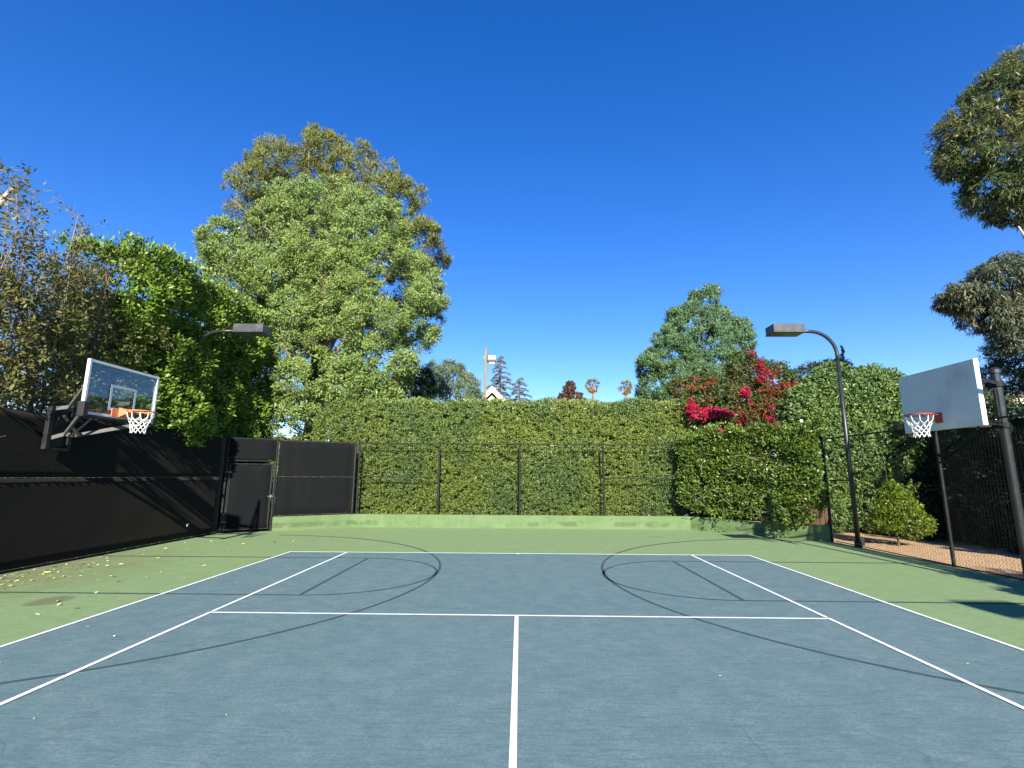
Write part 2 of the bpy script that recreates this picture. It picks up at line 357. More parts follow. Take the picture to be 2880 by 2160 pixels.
def flat(m, poly, z): m.add([(x, y, z) for x, y in poly], [tuple(range(len(poly)))])
def rect(m, x0, x1, y0, y1, z): flat(m, [(x0, y0), (x1, y0), (x1, y1), (x0, y1)], z)
ZW, ZD = .012, .008
m = MB(); w = .05
rect(m, -5.485, 5.485, 5.485 - .075, 5.485, ZW)
for s in (-1, 1):
    rect(m, *sorted((s * 5.485, s * (5.485 - w))), -14, 5.41, ZW)
    rect(m, *sorted((s * 4.115, s * (4.115 - w))), .055, 5.41, ZW)
    rect(m, *sorted((s * 4.115, s * (4.115 - w))), -14, .025, ZW)
rect(m, -4.065, 4.065, -.025, .025, ZW); rect(m, -.025, .025, -14, -.025, ZW); rect(m, -.025, .025, 5.33, 5.41, ZW)
struct(m.build('court_lines', 'white'))
m = MB()
def arc(cx, cy, r, a0, a1, w, n=72):
    for i in range(n):
        a, b = (math.radians(a0 + (a1 - a0) * k / n) for k in (i, i + 1))
        flat(m, [(cx + (r - w / 2) * math.cos(a), cy + (r - w / 2) * math.sin(a)), (cx + (r + w / 2) * math.cos(a), cy + (r + w / 2) * math.sin(a)), (cx + (r + w / 2) * math.cos(b), cy + (r + w / 2) * math.sin(b)), (cx + (r - w / 2) * math.cos(b), cy + (r - w / 2) * math.sin(b))], ZD)
for s, cx, x3, cy, fence in ((-1, -3.34, -7.55, 2.84, LX + .03), (1, 3.40, 7.66, 2.76, RX - .05)):
    a = 0 if s < 0 else 180
    arc(cx, cy, 1.79, a - 90, a + 90, .05)
    arc(x3, cy, 6.02, a - 88, a + 88, .05, 150)
    rect(m, *sorted((cx, fence)), cy - 1.815, cy - 1.765, ZD); rect(m, *sorted((cx, fence)), cy + 1.765, cy + 1.815, ZD)
    rect(m, cx - .025, cx + .025, cy - 1.765, cy + 1.765, ZD + .001)
struct(m.build('basketball_lines', 'dark'))

# ------------------------------------------------------------------ low wall
def off(p, q, d):
    v = Vector((q[0] - p[0], q[1] - p[1])).normalized(); return Vector((-v.y, v.x)) * d
dA = Vector((A1[0] - A0[0], A1[1] - A0[1])); LA = dA.length; dA.normalize(); nA = Vector((-dA.y, dA.x))
dB = Vector((B0[0] - B1[0], B0[1] - B1[1])); LB = dB.length; dB.normalize(); nB = Vector((-dB.y, dB.x))
gs = 1.52
a0 = Vector(A0) + dA * gs
wall = thing('low_wall', 'low green painted concrete wall running along the back of the court', 'wall', (0, YB, 0))
m = MB()
inner_ = [Vector(B0), Vector(B1), Vector(A1), a0]; out_ = [a0 + nA * .2, Vector(A1) + Vector((-.12, .2)), Vector(B1) + Vector((.12, .2)), Vector(B0) + nB * .2]
pts = [tuple(p) for p in inner_ + out_]
n = len(pts); H = .45
m.add([(x, y, 0) for x, y in pts] + [(x, y, H) for x, y in pts],
      [(0, 1, 9, 8), (1, 2, 10, 9), (2, 3, 11, 10), (3, 4, 12, 11), (4, 5, 13, 12), (5, 6, 14, 13), (6, 7, 15, 14), (7, 0, 8, 15), (8, 9, 14, 15), (9, 10, 13, 14), (10, 11, 12, 13)])
m.build('wall_body', 'wall', wall, bevel=.012)

# ------------------------------------------------------------------ fences
def post(parent, x, y, z0, z1, r=.036, name='post'):
    m = MB(); m.tube([(x, y, z0), (x, y, z1)], r, 12); m.tube([(x, y, z1), (x, y, z1 + .03), (x, y, z1 + .05)], [r * 1.25, r * 1.1, r * .3], 12); return m.build(name, 'steel', parent, smooth=False)
def rail(parent, a, b, r=.024, name='rail', mat='steel'):
    m = MB(); m.tube([a, b], r, 10); return m.build(name, mat, parent)
def ties(m, a, b, step, nrm, rng, size=.05):
    a = Vector(a); b = Vector(b); L = (b - a).length; d = (b - a) / L; k = step * .5
    m.tube([a + Vector(nrm) * .03, b + Vector(nrm) * .03], .003, 4)
    while k < L:
        p = a + d * k + Vector(nrm) * .034; q = rng.uniform(.5, 1.2)
        m.bar(p - d * size * q * .5, p + d * size * q * .5, .012, .012); k += step * rng.uniform(.6, 1.4)
def chain(parent, a, b, z0, z1, pitch=.075, r=.0026, name='chain_link_mesh'):
    """real woven wires: each wire zigzags up between its two neighbours"""
    a = np.array((*a, 0.)); b = np.array((*b, 0.)); L = np.linalg.norm(b - a); d = (b - a) / L; nn = np.array((-d[1], d[0], 0)); h = pitch / 2
    nw = int(L / h / 2); ns = int((z1 - z0) / h); V = []; F = []; i0 = 0
    ring = [(math.cos(t), math.sin(t)) for t in (0.5, 2.6, 4.7)]
    k = np.arange(ns + 1); z = z0 + k * (z1 - z0) / ns
    fr = []
    for s in range(ns):
        for e in range(3): fr.append((s * 3 + e, s * 3 + (e + 1) % 3, s * 3 + 3 + (e + 1) % 3, s * 3 + 3 + e))
    fr = np.array(fr)
    for i in range(nw):
        x = (i * 2 + .5 + (k % 2) * 1.06 - .03) * h; c = a + d * x[:, None] + nn * ((k % 2) * .003)[:, None]; c[:, 2] = z
        vv = np.stack([c + d * (cx * r * 1.2) + nn * (cy * r) for cx, cy in ring], 1).reshape(-1, 3)
        V.append(vv); F.append(fr + i0); i0 += len(vv)
    V = np.concatenate(V); F = np.concatenate(F); nf = len(F)
    me = bpy.data.meshes.new(name); me.vertices.add(len(V)); me.vertices.foreach_set('co', (V - np.array(parent.location)).astype('f4').ravel())
    me.loops.add(nf * 4); me.loops.foreach_set('vertex_index', F.ravel().astype('i4')); me.polygons.add(nf); me.polygons.foreach_set('loop_start', np.arange(nf, dtype='i4') * 4)
    me.update(calc_edges=True); me.materials.append(M['wire']); o = bpy.data.objects.new(name, me); COL.objects.link(o); o.parent = parent; return o
def cloth(parent, a, b, z0, z1, nrm, name='windscreen', seed=0, sag=.006):
    """a laced fabric panel with slight billows"""
    a = Vector(a); b = Vector(b); L = (b - a).length; nx = max(6, int(L / .3)); nz = 10; ph = seed * 1.7; vs = []; fs = []
    for j in range(nz + 1):
        for i in range(nx + 1):
            s, t = i / nx, j / nz; e = math.sin(math.pi * t) ** .5
            k = sag * e * (math.sin(s * L * 1.9 + ph) + .6 * math.sin(s * L * 4.3 + t * 3 + ph) + .5 * math.sin(t * 7 + s * L)) * .6
            p = a.lerp(b, s); vs.append((p.x + nrm[0] * k, p.y + nrm[1] * k, z0 + (z1 - z0) * t + (.012 * math.sin(s * L * 6.5) if j in (0, nz) else 0)))
    for j in range(nz):
        for i in range(nx): q = j * (nx + 1) + i; fs.append((q, q + 1, q + nx + 2, q + nx + 1))
    m = MB(); m.add(vs, fs); o = m.build(name, 'screen', parent, smooth=True)
    so = o.modifiers.new('thick', 'SOLIDIFY'); so.thickness = .004; return o

rng = random.Random(4)
# left side fence, wholly screened
f = thing('screened_fence', 'long tall chain fence covered in black windscreen below the leafy hedge at left', 'fence', (LX, 0, 0))
ys = [9.14, 6.1, 3.05, 0, -3.05, -6.1, -9.15, -12.2]
for y in ys: post(f, LX - .07, y, 0, 3.02)
for z, nm in ((2.99, 'top_rail'), (1.74, 'middle_rail'), (.05, 'bottom_rail')): rail(f, (LX - (.02 if z < .2 else .05), 9.14, z), (LX - (.02 if z < .2 else .05), -12.2, z), .024, nm)
cloth(f, (LX, 9.12), (LX, -12.2), 1.75, 2.98, (1, 0), seed=1); cloth(f, (LX + .004, 9.12), (LX + .004, -12.2), .07, 1.73, (1, 0), seed=2)
m = MB(); ties(m, (LX, 9.1, 1.74), (LX, -4, 1.74), .22, (1, 0, 0), rng, .09); ties(m, (LX, 9.1, .06), (LX, -4, .06), .45, (1, 0, 0), rng, .05); m.build('lacing_ties', 'tie', f)
# left corner: gate opening and screened bay on the wall
def PA(s, o=0.): return tuple(Vector(A0) + dA * s + nA * o)
f = thing('corner_fence', 'screened corner fence bay above the low wall beside the gate', 'fence', (*PA(2.8), 0))
post(f, *PA(.05), 0, 3.02); post(f, *PA(gs - .02), 0, 3.06, .04); post(f, *PA(LA), H, 3.04, .04)
rail(f, (*PA(.05), 2.99), (*PA(LA), 2.99), .024, 'top_rail'); rail(f, (*PA(.05), 2.27), (*PA(gs), 2.27), .026, 'gate_header'); rail(f, (*PA(gs), 1.76), (*PA(LA), 1.76), .022, 'middle_rail')
nI = (-nA.x, -nA.y)
cloth(f, PA(gs + .05, -.045), PA(LA - .05, -.045), H + .05, 2.97, nI, seed=3, sag=.005); cloth(f, PA(.08, -.04), PA(gs - .04, -.04), 2.30, 2.97, nI, seed=4, sag=.004)
m = MB()
for z in (1.76, H + .04, 2.97): ties(m, (*PA(gs + .05, -.03), z), (*PA(LA, -.03), z), .33, (*nI, 0), rng, .045)
for s in (gs + .02, LA - .03): ties(m, (*PA(s, -.02), .55), (*PA(s, -.02), 2.9), .25, (*nI, 0), rng, .04)
m.build('lacing_ties', 'tie', f); rail(f, (*PA(gs, -.02), H + .05), (*PA(LA, -.02), H + .05), .02, 'bottom_rail')
g = thing('gate', 'black screened walk through gate at the left corner of the court', 'gate', (*PA(.75), 0))
m = MB()
for s in (.14, 1.41): m.tube([(*PA(s, -.01), .07), (*PA(s, -.01), 2.18)], .026, 10)
for z in (.09, 2.16): m.tube([(*PA(.14, -.01), z), (*PA(1.41, -.01), z)], .024, 10)
m.build('gate_frame', 'steel', g); cloth(g, PA(.17, -.045), PA(1.38, -.045), .12, 2.13, nI, 'windscreen', 5, .004)
m = MB(); m.bar((*PA(1.33, -.05), 1.12), (*PA(1.5, -.05), 1.12), .03, .03); m.box((*PA(1.43, -.07), 1.12), (.05, .05, .09)); m.build('latch', 'tie', g)
for z in (.35, 1.9): m = MB(); m.bar((*PA(.05, -.04), z), (*PA(.2, -.04), z), .05, .06); m.build('hinge', 'steelgloss', g)
m = MB()
for s in (.17, 1.38): ties(m, (*PA(s, -.05), .2), (*PA(s, -.05), 2.1), .22, (*nI, 0), rng, .035)
m.build('lacing_ties', 'tie', g)
# back fence
f = thing('chain_link_fence', 'open black chain link fence on the low wall before the clipped hedge', 'fence', (0, YB + .1, 0))
for x in (-5.88, -2.93, .02, 3.06, 5.98): post(f, x, YB + .1, H, 3.0)
rail(f, (-5.9, YB + .1, 2.98), (6.0, YB + .1, 2.98), .02, 'top_rail')
rail(f, (-5.9, YB + .1, 1.78), (-2.93, YB + .1, 1.77), .02, 'middle_rail'); rail(f, (3.06, YB + .1, 1.77), (6.0, YB + .1, 1.76), .02, 'middle_rail')
chain(f, (-5.85, YB + .13), (5.95, YB + .13), H + .02, 2.97)
# right corner fence
def PB(s, o=0.): return tuple(Vector(B1) + dB * s + nB * o)
f = thing('corner_chain_fence', 'black chain link fence at the right corner smothered by the glossy vine', 'fence', (*PB(LB / 2, .1), 0))
post(f, *PB(LB, .03), 0, 3.0, .042); post(f, *PB(LB / 2, .1), H, 3.0)
rail(f, (*PB(0, .1), 2.98), (*PB(LB, .05), 2.98), .02, 'top_rail'); rail(f, (*PB(0, .1), 1.76), (*PB(LB, .05), 1.76), .02, 'middle_rail')
chain(f, PB(.05, .12), PB(LB - .05, .1), H + .02, 2.96)
# right side fence
f = thing('side_chain_fence', 'tall black chain link fence along the right edge of the court beside bare dirt', 'fence', (RX, 0, 0))
for y in (4.18, 1.1, -2, -5, -8, -11): post(f, RX + .03, y, -.05, 2.98)
rail(f, (RX + .02, 8.2, 2.97), (RX + .02, -11, 2.97), .022, 'top_rail'); rail(f, (RX + .02, 8.2, 1.76), (RX + .02, 7.16, 1.76), .02, 'middle_rail')
rail(f, (RX, 8.2, .03), (RX, -11, .03), .012, 'tension_wire'); chain(f, (RX, 8.15), (RX, -6), .02, 2.95, r=.0032)

# ------------------------------------------------------------------ court lamps
def lamp(x, y, s, label, z=5.98, reach=1.24):
    """pole on the fence line, gooseneck arm towards the court, shoebox head"""
    L = thing('court_lamp', label, 'lamp post', (x, y, 0), 'lamp posts along the court sides')
    m = MB(); m.tube([(x, y, 0), (x, y, 2.5), (x, y, 5.15)], [.062, .058, .05], 14); m.tube([(x, y, 0), (x, y, .14), (x, y, .16)], [.10, .09, .065], 14); m.build('pole', 'steelgloss', L, smooth=True)
    m = MB(); R = min(.72, reach - .45); pts = [(x, y, 5.15)]
    for k in range(13): a = math.pi / 2 * k / 12; pts.append((x + s * (R - R * math.cos(a)), y, 5.3 + R * .96 * math.sin(a)))
    pts.append((x + s * (reach - .38), y, z + .03)); m.tube(pts, [.05] * len(pts), 12); m.build('arm', 'steelgloss', L, smooth=True)
    hx = x + s * reach; m = MB(); hw, hd, hh = .88, .50, .23
    m.box((hx, y, z + .06), (hw, hd, hh)); m.box((hx, y, z - .065), (hw + .02, hd + .02, .03)); m.box((x + s * (reach - .44), y, z + .03), (.06, .14, .14))
    hd_ = m.build('lamp_head', 'lamphead', L, bevel=.008)
    m = MB(); m.box((hx, y, z - .083), (hw - .08, hd - .08, .012)); m.build('lens', 'lens', L, sub=hd_)
    if s < 0:
        m = MB(); m.box((x + .1, y + .05, .14), (.16, .12, .2)); m.build('junction_box', 'steelgloss', L, bevel=.01)
    return L
lamp(9.12, 7.16, -1, 'dark gooseneck court lamp rising from the chain fence at right', reach=1.42)
lamp(-9.56, 7.2, 1, 'dark gooseneck court lamp poking out of the leafy hedge at left', reach=1.66)
lamp(9.0, -2.85, -1, 'dark gooseneck court lamp by the right fence beside the camera', reach=.88)
lamp(9.0, -11.8, -1, 'dark gooseneck court lamp by the right fence farthest behind the camera', reach=.88)
lamp(-9.56, -2.4, 1, 'dark gooseneck court lamp by the black fence beside the camera')

# ------------------------------------------------------------------ hoops
def rim_net(parent, c, s, mat, seed, plate):
    """ring at c, board towards -s... s = direction from ring to board (+1 / -1 in x)"""
    cx, cy, cz = c; R = .2286; m = MB(); ring = [(cx + R * math.cos(2 * math.pi * k / 40), cy + R * math.sin(2 * math.pi * k / 40), cz) for k in range(41)]
    m.tube(ring, .011, 8, False)
    for k in range(12):
        a = 2 * math.pi * (k + .5) / 12; p = [(cx + (R - .004) * math.cos(a + d), cy + (R - .004) * math.sin(a + d), cz - h) for d, h in ((-.09, .008), (0, .032), (.09, .008))]; m.tube(p, .004, 5)
    plate(m); rim = m.build('rim', mat, parent)
    rg = random.Random(seed); m = MB(); lev = [(0, R - .004, .025), (1, .205, .12), (2, .172, .19), (3, .148, .255), (4, .132, .315), (5, .122, .37), (6, .127, .43)]
    for sgn in (-1, 1):
        for k in range(10):
            p = []
            for i, r, dz in lev:
                a = 2 * math.pi * (k + .5 + sgn * .5 * max(0, i - 1 + (.0 if i else 1) * 1.) * 1.) / 10
                j = .010 if i else 0; p.append((cx + r * math.cos(a) + rg.uniform(-j, j), cy + r * math.sin(a) + rg.uniform(-j, j), cz - dz + rg.uniform(-j, j)))
            m.tube(p, .0058, 5)
    m.build('net', 'net', parent, sub=rim)
# left: glass board on a wall mount
bx, by = -7.97, 2.83; z0, z1 = 2.90, 3.93; y0, y1 = by - .915, by + .915
h = thing('basketball_hoop', 'clear glass basketball hoop with grey arms mounted over the black fence', 'basketball hoop', (LX, by, 2.3), 'basketball hoops')
m = MB(); m.box((bx, by, (z0 + z1) / 2), (.012, 1.74, z1 - z0 - .09)); m.build('glass_panel', 'glass', h)
m = MB(); t = .05
m.box((bx, y0 + t / 2, (z0 + z1) / 2), (.06, t, z1 - z0)); m.box((bx, y1 - t / 2, (z0 + z1) / 2), (.06, t, z1 - z0)); m.box((bx, by, z1 - t / 2 - .002), (.056, 1.73, t)); m.box((bx, by, z0 + t / 2 + .002), (.056, 1.73, t)); m.build('board_frame', 'alu', h, bevel=.005)
m = MB(); qy0, qy1, qz0, qz1 = by - .31, by + .31, 3.07, 3.52
for yy in (qy0, qy1): m.box((bx + .010, yy, (qz0 + qz1) / 2), (.003, .052, qz1 - qz0 + .05))
for zz in (qz0, qz1): m.box((bx + .010, by, zz), (.0028, qy1 - qy0 - .052, .052))
m.build('target_square', 'square', h)
m = MB(); m.box((bx, y0 + .03, 2.99), (.13, .11, .28)); m.box((bx, y1 - .03, 2.95), (.12, .09, .16)); m.box((bx - .002, by, 2.87), (.10, 1.66, .045)); m.build('edge_padding', 'rubber', h, bevel=.015)
def plateL(m):
    m.add([(bx + .03, by - .09, 3.12), (bx + .03, by + .09, 3.12), (bx + .03, by + .09, 2.93), (bx + .03, by - .09, 2.93), (-7.70, by - .06, 3.065), (-7.70, by + .06, 3.065), (bx + .16, by + .085, 3.075), (bx + .16, by - .085, 3.075), (bx + .035, by - .09, 3.12), (-7.72, by - .07, 3.035), (-7.72, by + .07, 3.035)],
          [(0, 1, 2, 3), (0, 3, 9, 7), (1, 6, 10, 2), (7, 9, 4), (6, 5, 10), (3, 2, 10, 9), (0, 7, 6, 1), (7, 4, 5, 6), (9, 10, 5, 4)])
    m.box((bx + .02, by, 3.0), (.02, .5, .16))
rim_net(h, (-7.55, by - .02, 3.05), -1, 'orange', 3, plateL)
for ya, zs, za, yb_, zb in ((2.86, 2.50, 2.60, y0 + .05, 2.93), (3.20, 2.62, 2.60, y1 - .12, 2.90), (2.86, 3.10, 3.15, y0 + .06, 3.46), (3.20, 3.22, 3.20, y1 - .5, 3.28)):
    m = MB(); m.bar((-9.40, ya, zs), (-9.10, ya + (.05 if ya < 3 else 0), za), .035, .075); m.bar((-9.11, ya + (.05 if ya < 3 else 0), za), (bx - .03, yb_, zb), .035, .075); m.build('arm', 'grey', h, bevel=.004)
m = MB()
for yy in (2.80, 3.28): m.box((-9.36, yy, 2.72), (.09, .09, .86))
m.box((-9.36, 3.04, 2.30), (.085, .5, .05)); m.box((-9.36, 3.04, 3.1), (.085, .5, .05)); m.box((-9.38, 3.04, 2.7), (.03, .42, .7)); m.build('wall_mount', 'steel', h, bevel=.006)
m = MB(); m.bar((-9.30, 3.04, 3.0), (-8.9, 3.04, 2.55), .05, .05); m.tube([(-9.08, 3.05, 2.58), (-8.35, 3.0, 3.25)], .022, 8); m.build('height_adjuster', 'steel', h)
# right: white steel board on a pole behind the fence
bx, by = 8.24, 2.88; z0, z1 = 2.76, 3.97; y0, y1 = by - .93, by + .93; px, py = 9.46, 2.88
h = thing('basketball_hoop', 'opaque white steel basketball hoop on a thick black pole behind the right fence', 'basketball hoop', (px, py, 0), 'basketball hoops')
m = MB(); m.box((bx + .008, by, (z0 + z1) / 2), (.014, y1 - y0 - .01, z1 - z0 - .01)); m.build('backboard', 'board', h, bevel=.003)
m = MB()
for yy in (y0 + .012, y1 - .012): m.box((bx + .05, yy, (z0 + z1) / 2), (.07, .024, z1 - z0))
for zz in (z0 + .012, z1 - .012): m.box((bx + .05, by, zz), (.068, y1 - y0 - .05, .024))
m.build('board_rim', 'boardedge', h, bevel=.004)
def plateR(m): m.box((bx - .012, by, 2.99), (.02, .16, .2)); m.bar((bx - .02, by - .06, 3.045), (7.99, by - .10, 3.05), .014, .012); m.bar((bx - .02, by + .06, 3.045), (7.99, by + .10, 3.05), .014, .012); m.bar((bx - .02, by - .05, 2.93), (8.03, by - .14, 3.04), .012, .012); m.bar((bx - .02, by + .05, 2.93), (8.03, by + .14, 3.04), .012, .012)
rim_net(h, (7.86, by, 3.05), 1, 'red', 8, plateR)
m = MB(); m.tube([(px, py, -.05), (px, py, 3.9)], .076, 18); m.tube([(px, py, 3.88), (px, py, 3.95), (px, py, 4.0)], [.10, .095, .04], 18); m.build('pole', 'steelgloss', h, smooth=False)
for zz in (3.66, 2.85):
    m = MB(); m.tube([(px, py, zz - .05), (px, py, zz + .05)], .105, 18); m.box((px - .1, py, zz), (.06, .26, .10)); m.build('clamp', 'steel', h)
    for e in (-1, 1):
        m = MB(); m.bar((px - .08, py + e * .1, zz), (bx + .06, py + e * .55, zz + (.06 if zz > 3 else 0)), .03, .04); m.bar((px - .08, py + e * .08, zz + .05), (bx + .06, py + e * .30, zz + .12), .02, .02); m.build('support_arm', 'steel', h)
m = MB(); m.bar((px - .09, py - .05, 3.58), (bx + .06, py - .2, 3.15), .04, .03); m.bar((px - .09, py + .05, 3.58), (bx + .06, py + .2, 3.15), .04, .03); m.build('brace', 'steel', h)
m = MB(); m.tube([(px - .11, py - .06, 3.6), (px - .11, py - .06, 2.9)], .012, 6); m.build('tie_rod', 'steel', h)

# ------------------------------------------------------------------ hedges and plants round the court
# clipped hedge at the back
mt = leafmat('clipped_hedge_leaf', (.105, .150, .032), (.225, .280, .062), (.085, .155, .058), .5, .3, .10, .7, .42)
p = thing('clipped_hedge', 'tall dense clipped hedge behind the back chain link fence', 'hedge', (-1, 12.9, 0))
lv = Leaves(11); HZ = 4.62
def topz(x): return np.interp(x, [-12, -9.2, -8.3, -7.4, -7], [2.7, 2.9, 3.6, HZ - .15, HZ]) + .08 * np.sin(x * 1.7) + .06 * np.sin(x * 4.1 + 1)
C, O = patch_points(lv.r, (-11.6, 12.15, .25), (21.1, 0, 0), (0, 0, 4.5), .080, (0, -1, 0), .05, 1.6, lambda q: q[:, 2] < topz(q[:, 0]), 1)
lv.clumps(C, O, .085 * lv.r.uniform(.7, 1.35, len(C)), 13, .070, .040, .25, .5, .4, nb=.6, sq=.6)
C, O = patch_points(lv.r, (-11.6, 12.45, .1), (21.1, 0, 0), (0, 0, 4.4), .16, (0, -1, 0), .1, 1.6, lambda q: q[:, 2] < topz(q[:, 0]), 1); lv.clumps(C, O, .12, 6, .15, .09, .1, .5, .8)
C, O = patch_points(lv.r, (-7.4, 12.1, HZ), (16.9, 0, 0), (0, 1.6, 0), .13, (0, 0, 1), .14, 1.8, None, 2); lv.clumps(C, O, .12 * lv.r.uniform(.7, 1.5, len(C)), 9, .11, .05, .4, .5, .6)
v, q = boxquads(-7.4, 9.4, 12.55, 13.5, 0, HZ - .2); lv.core(v, q); v, q = boxquads(-11.6, -7.41, 12.55, 13.2, 0, 2.6); lv.core(v, q); lv.build('foliage', mt, p)
for x in np.arange(-8, 9.3, 1.3): m = MB(); m.tube([(x, 12.8, 0), (x + .1, 12.75, 2.2)], [.06, .03], 7); m.build('stem', 'bark', p)

# leafy ficus hedge on the left
mt = leafmat('glossy_ficus_leaf', (.022, .060, .008), (.195, .310, .034), (.19, .25, .03), .42, .4, .12, .35, .7)
p = thing('leafy_hedge', 'tall bright green leafy hedge overhanging the black fence at left', 'hedge', (-11.2, 9.5, 0))
lv = Leaves(12)
def ficus_top(y): return np.interp(y, [2.6, 3.1, 4.5, 6.0, 8.8, 11.6, 12.6], [6.8, 7.3, 7.6, 7.65, 7.6, 7.6, 6.9])
def acc(q): return (q[:, 2] < ficus_top(q[:, 1]) + .15 * np.sin(q[:, 1] * 3.3)) & (q[:, 2] > 3.0 - .35 * np.clip(np.sin(q[:, 1] * 1.9 + .5) + .2, 0, 1))
hole = lambda q: np.sin(q[:, 1] * 5.1 + q[:, 2] * 2.7) + np.sin(q[:, 2] * 6.3 - q[:, 1] * 3.7) + .8 * np.sin(q[:, 1] * 9 + q[:, 2] * 8)
C, O = patch_points(lv.r, (-9.5, 4.9, 2.6), (-.3, 7.7, 0), (-.15, 0, 5.2), .14, (1, 0, 0), .24, 1.0, lambda q: acc(q) & (hole(q) > -1.25), 3)
lv.clumps(C, O, .19 * lv.r.uniform(.6, 1.4, len(C)), 20, .13, .06, .35, .6, .5, tonevar=.5, nb=.12)
C, O = patch_points(lv.r, (-9.95, 4.9, 2.6), (-.3, 7.7, 0), (-.15, 0, 5.0), .18, (1, 0, 0), .3, 1.0, acc, 3); lv.clumps(C, O, .25, 9, .16, .085, .2, .4, .8, nb=.1)
C, O = patch_points(lv.r, (-9.45, 4.7, 0), (-.3, 7.9, 0), (-2.4, 0, 0), .17, (0, 0, 1), .22, 1.2, None, 4); C[:, 2] += ficus_top(C[:, 1]); lv.clumps(C, O, .24 * lv.r.uniform(.6, 1.7, len(C)), 17, .13, .06, .6, .5, .5)
C, O = patch_points(lv.r, (-9.7, 12.6, 2.6), (-2.4, 0, 0), (0, 0, 5), .2, (.3, 1, 0), .3, 1.0, None, 5); lv.clumps(C, O, .25, 14, .13, .06, .3, .5, .6)
C, O = patch_points(lv.r, (-9.7, 4.9, 3), (-2.2, 0, 0), (0, 0, 3.8), .22, (0, -1, 0), .4, 1.0, None, 6); lv.clumps(C, O, .25, 12, .13, .06, .3, .5, .6)
C, O = patch_points(lv.r, (-9.32, 6.0, 2.95), (-.05, 2.0, 0), (-.1, 0, 2.55), .15, (1, 0, 0), .2, 1.3, None, 9); lv.clumps(C, O, .19, 18, .135, .062, .35, .6, .5, tonevar=.5)
v, q = boxquads(-12.0, -10.45, 5.6, 12.2, 0, 6.6); lv.core(v, q); lv.build('foliage', mt, p)
rg = random.Random(5)
for i in range(16): m = MB(); y = 4.2 + i * .5; m.tube([(-10.3 + rg.uniform(-.3, .3), y, 0), (-10.4 + rg.uniform(-.4, .3), y + rg.uniform(-.4, .4), 3.5), (-10.2, y + rg.uniform(-.9, .9), 6.8)], [.07, .05, .02], 6); m.build('stem', 'bark', p)
# sparse twiggy shrub at the far left
mt = leafmat('sparse_leaf', (.055, .065, .016), (.165, .165, .045), (.17, .145, .05), .5, .3, .12, .45, .8)
p = thing('twiggy_shrub', 'tall half bare shrub with pale branches behind the glass hoop', 'shrub', (-10.9, 3.0, 0))
rg = random.Random(9); tips = []; rn = np.random.default_rng(9)
def wander(b, e, n, amt):
    pts = [b]
    for i in range(1, n): pts.append(b.lerp(e, i / n) + Vector((rg.uniform(-1, 1), rg.uniform(-1, 1), rg.uniform(-.3, .3))) * amt)
    return pts + [e]
for i in range(30):
    m = MB(); y = rg.uniform(.8, 5.6); x = rg.uniform(-11.4, -9.75); top = Vector((x + rg.uniform(-.5, .5), y + rg.uniform(-.7, .7), rg.uniform(5.4, 8.0) - max(0, y - 3.0) * .45)); b = Vector((x, y, 0)); r = rg.uniform(.014, .04)
    pts = wander(b, top, 7, .16); m.tube(pts, [r * (1.5 - 1.25 * k / 7) for k in range(8)], 6)
    for k in range(30):
        t = rg.uniform(2, 6.9); q = pts[int(t)].lerp(pts[int(t) + 1], t % 1); e = q + Vector((rg.uniform(-.7, 1), rg.uniform(-1, 1), rg.uniform(-.1, 1))) * rg.uniform(.3, .75)
        tw = wander(q, e, 3, .07); m.tube(tw, [r * .28, r * .22, r * .15, .002], 4); tips += [(0, tw[1]), (0, tw[2]), (0, e)]
        for _ in range(3):
            c = tw[rg.choice((1, 2))]; e2 = c + Vector((rg.uniform(-1, 1), rg.uniform(-1, 1), rg.uniform(-.2, 1))) * .26; m.tube([c, e2], [.0035, .0015], 3); tips.append((0, e2))
    m.build('branch', 'twig', p)
lv = Leaves(13); T = np.array([[*b] for a, b in tips]); Z = T[:, 2]; keep = rn.random(len(T)) < np.interp(Z, [3, 5, 6.5, 8.5], [.9, .85, .6, .4]); T = T[keep & (Z > 3.15)]
lv.clumps(T, np.tile([.5, 0, .6], (len(T), 1)), .15, 6, .10, .040, .2, .3, .8, nb=.2)
C, O = patch_points(lv.r, (-9.8, 1.6, 3.3), (-.1, 4.2, 0), (-.2, 0, 4.1), .175, (1, 0, 0), .5, 1.0, lambda q: (q[:, 2] < 5.2 + .6 * (q[:, 1] - 1.6)) & (lv.r.random(len(q)) < .85), 8); lv.clumps(C, O, .22, 15, .11, .045, .2, .5, .7, nb=.2)
C, O = patch_points(lv.r, (-10.7, .2, 3.2), (-.1, 5.6, 0), (-.2, 0, 4.0), .23, (1, 0, 0), .5, 1.0, lambda q: (q[:, 2] < 4.6 + .6 * q[:, 1]) & (q[:, 1] + lv.r.random(len(q)) * 2 > 1.2), 12); lv.clumps(C, O, .25, 13, .12, .05, .2, .5, .8, nb=.1)
lv.build('foliage', mt, p)
p = thing('pale_trunk_tree', 'thick pale tree trunk behind the twiggy shrub at the left edge', 'tree', (-12.2, 2.4, 0))
m = MB(); m.tube([(-12.2, 2.4, 0), (-12.3, 2.5, 3.4), (-12.2, 2.45, 6.2), (-12.0, 2.7, 7.6)], [.24, .19, .15, .08], 12); m.tube([(-12.2, 2.45, 6.0), (-12.5, 2.3, 7.0), (-12.9, 2.3, 7.8)], [.11, .08, .04], 9); m.tube([(-12.1, 2.6, 7.0), (-11.7, 3.1, 7.6), (-11.55, 3.25, 8.2)], [.08, .07, .05], 9); m.build('trunk', 'palebark', p, smooth=True)
crown(p, mt, [(-12.6, 2.2, 8.3, 1.0, 1.3, .9), (-12.4, 1.2, 7.2, .9, .9, .8)], 31, .3, .6, 16, .10, .045, inner=0)

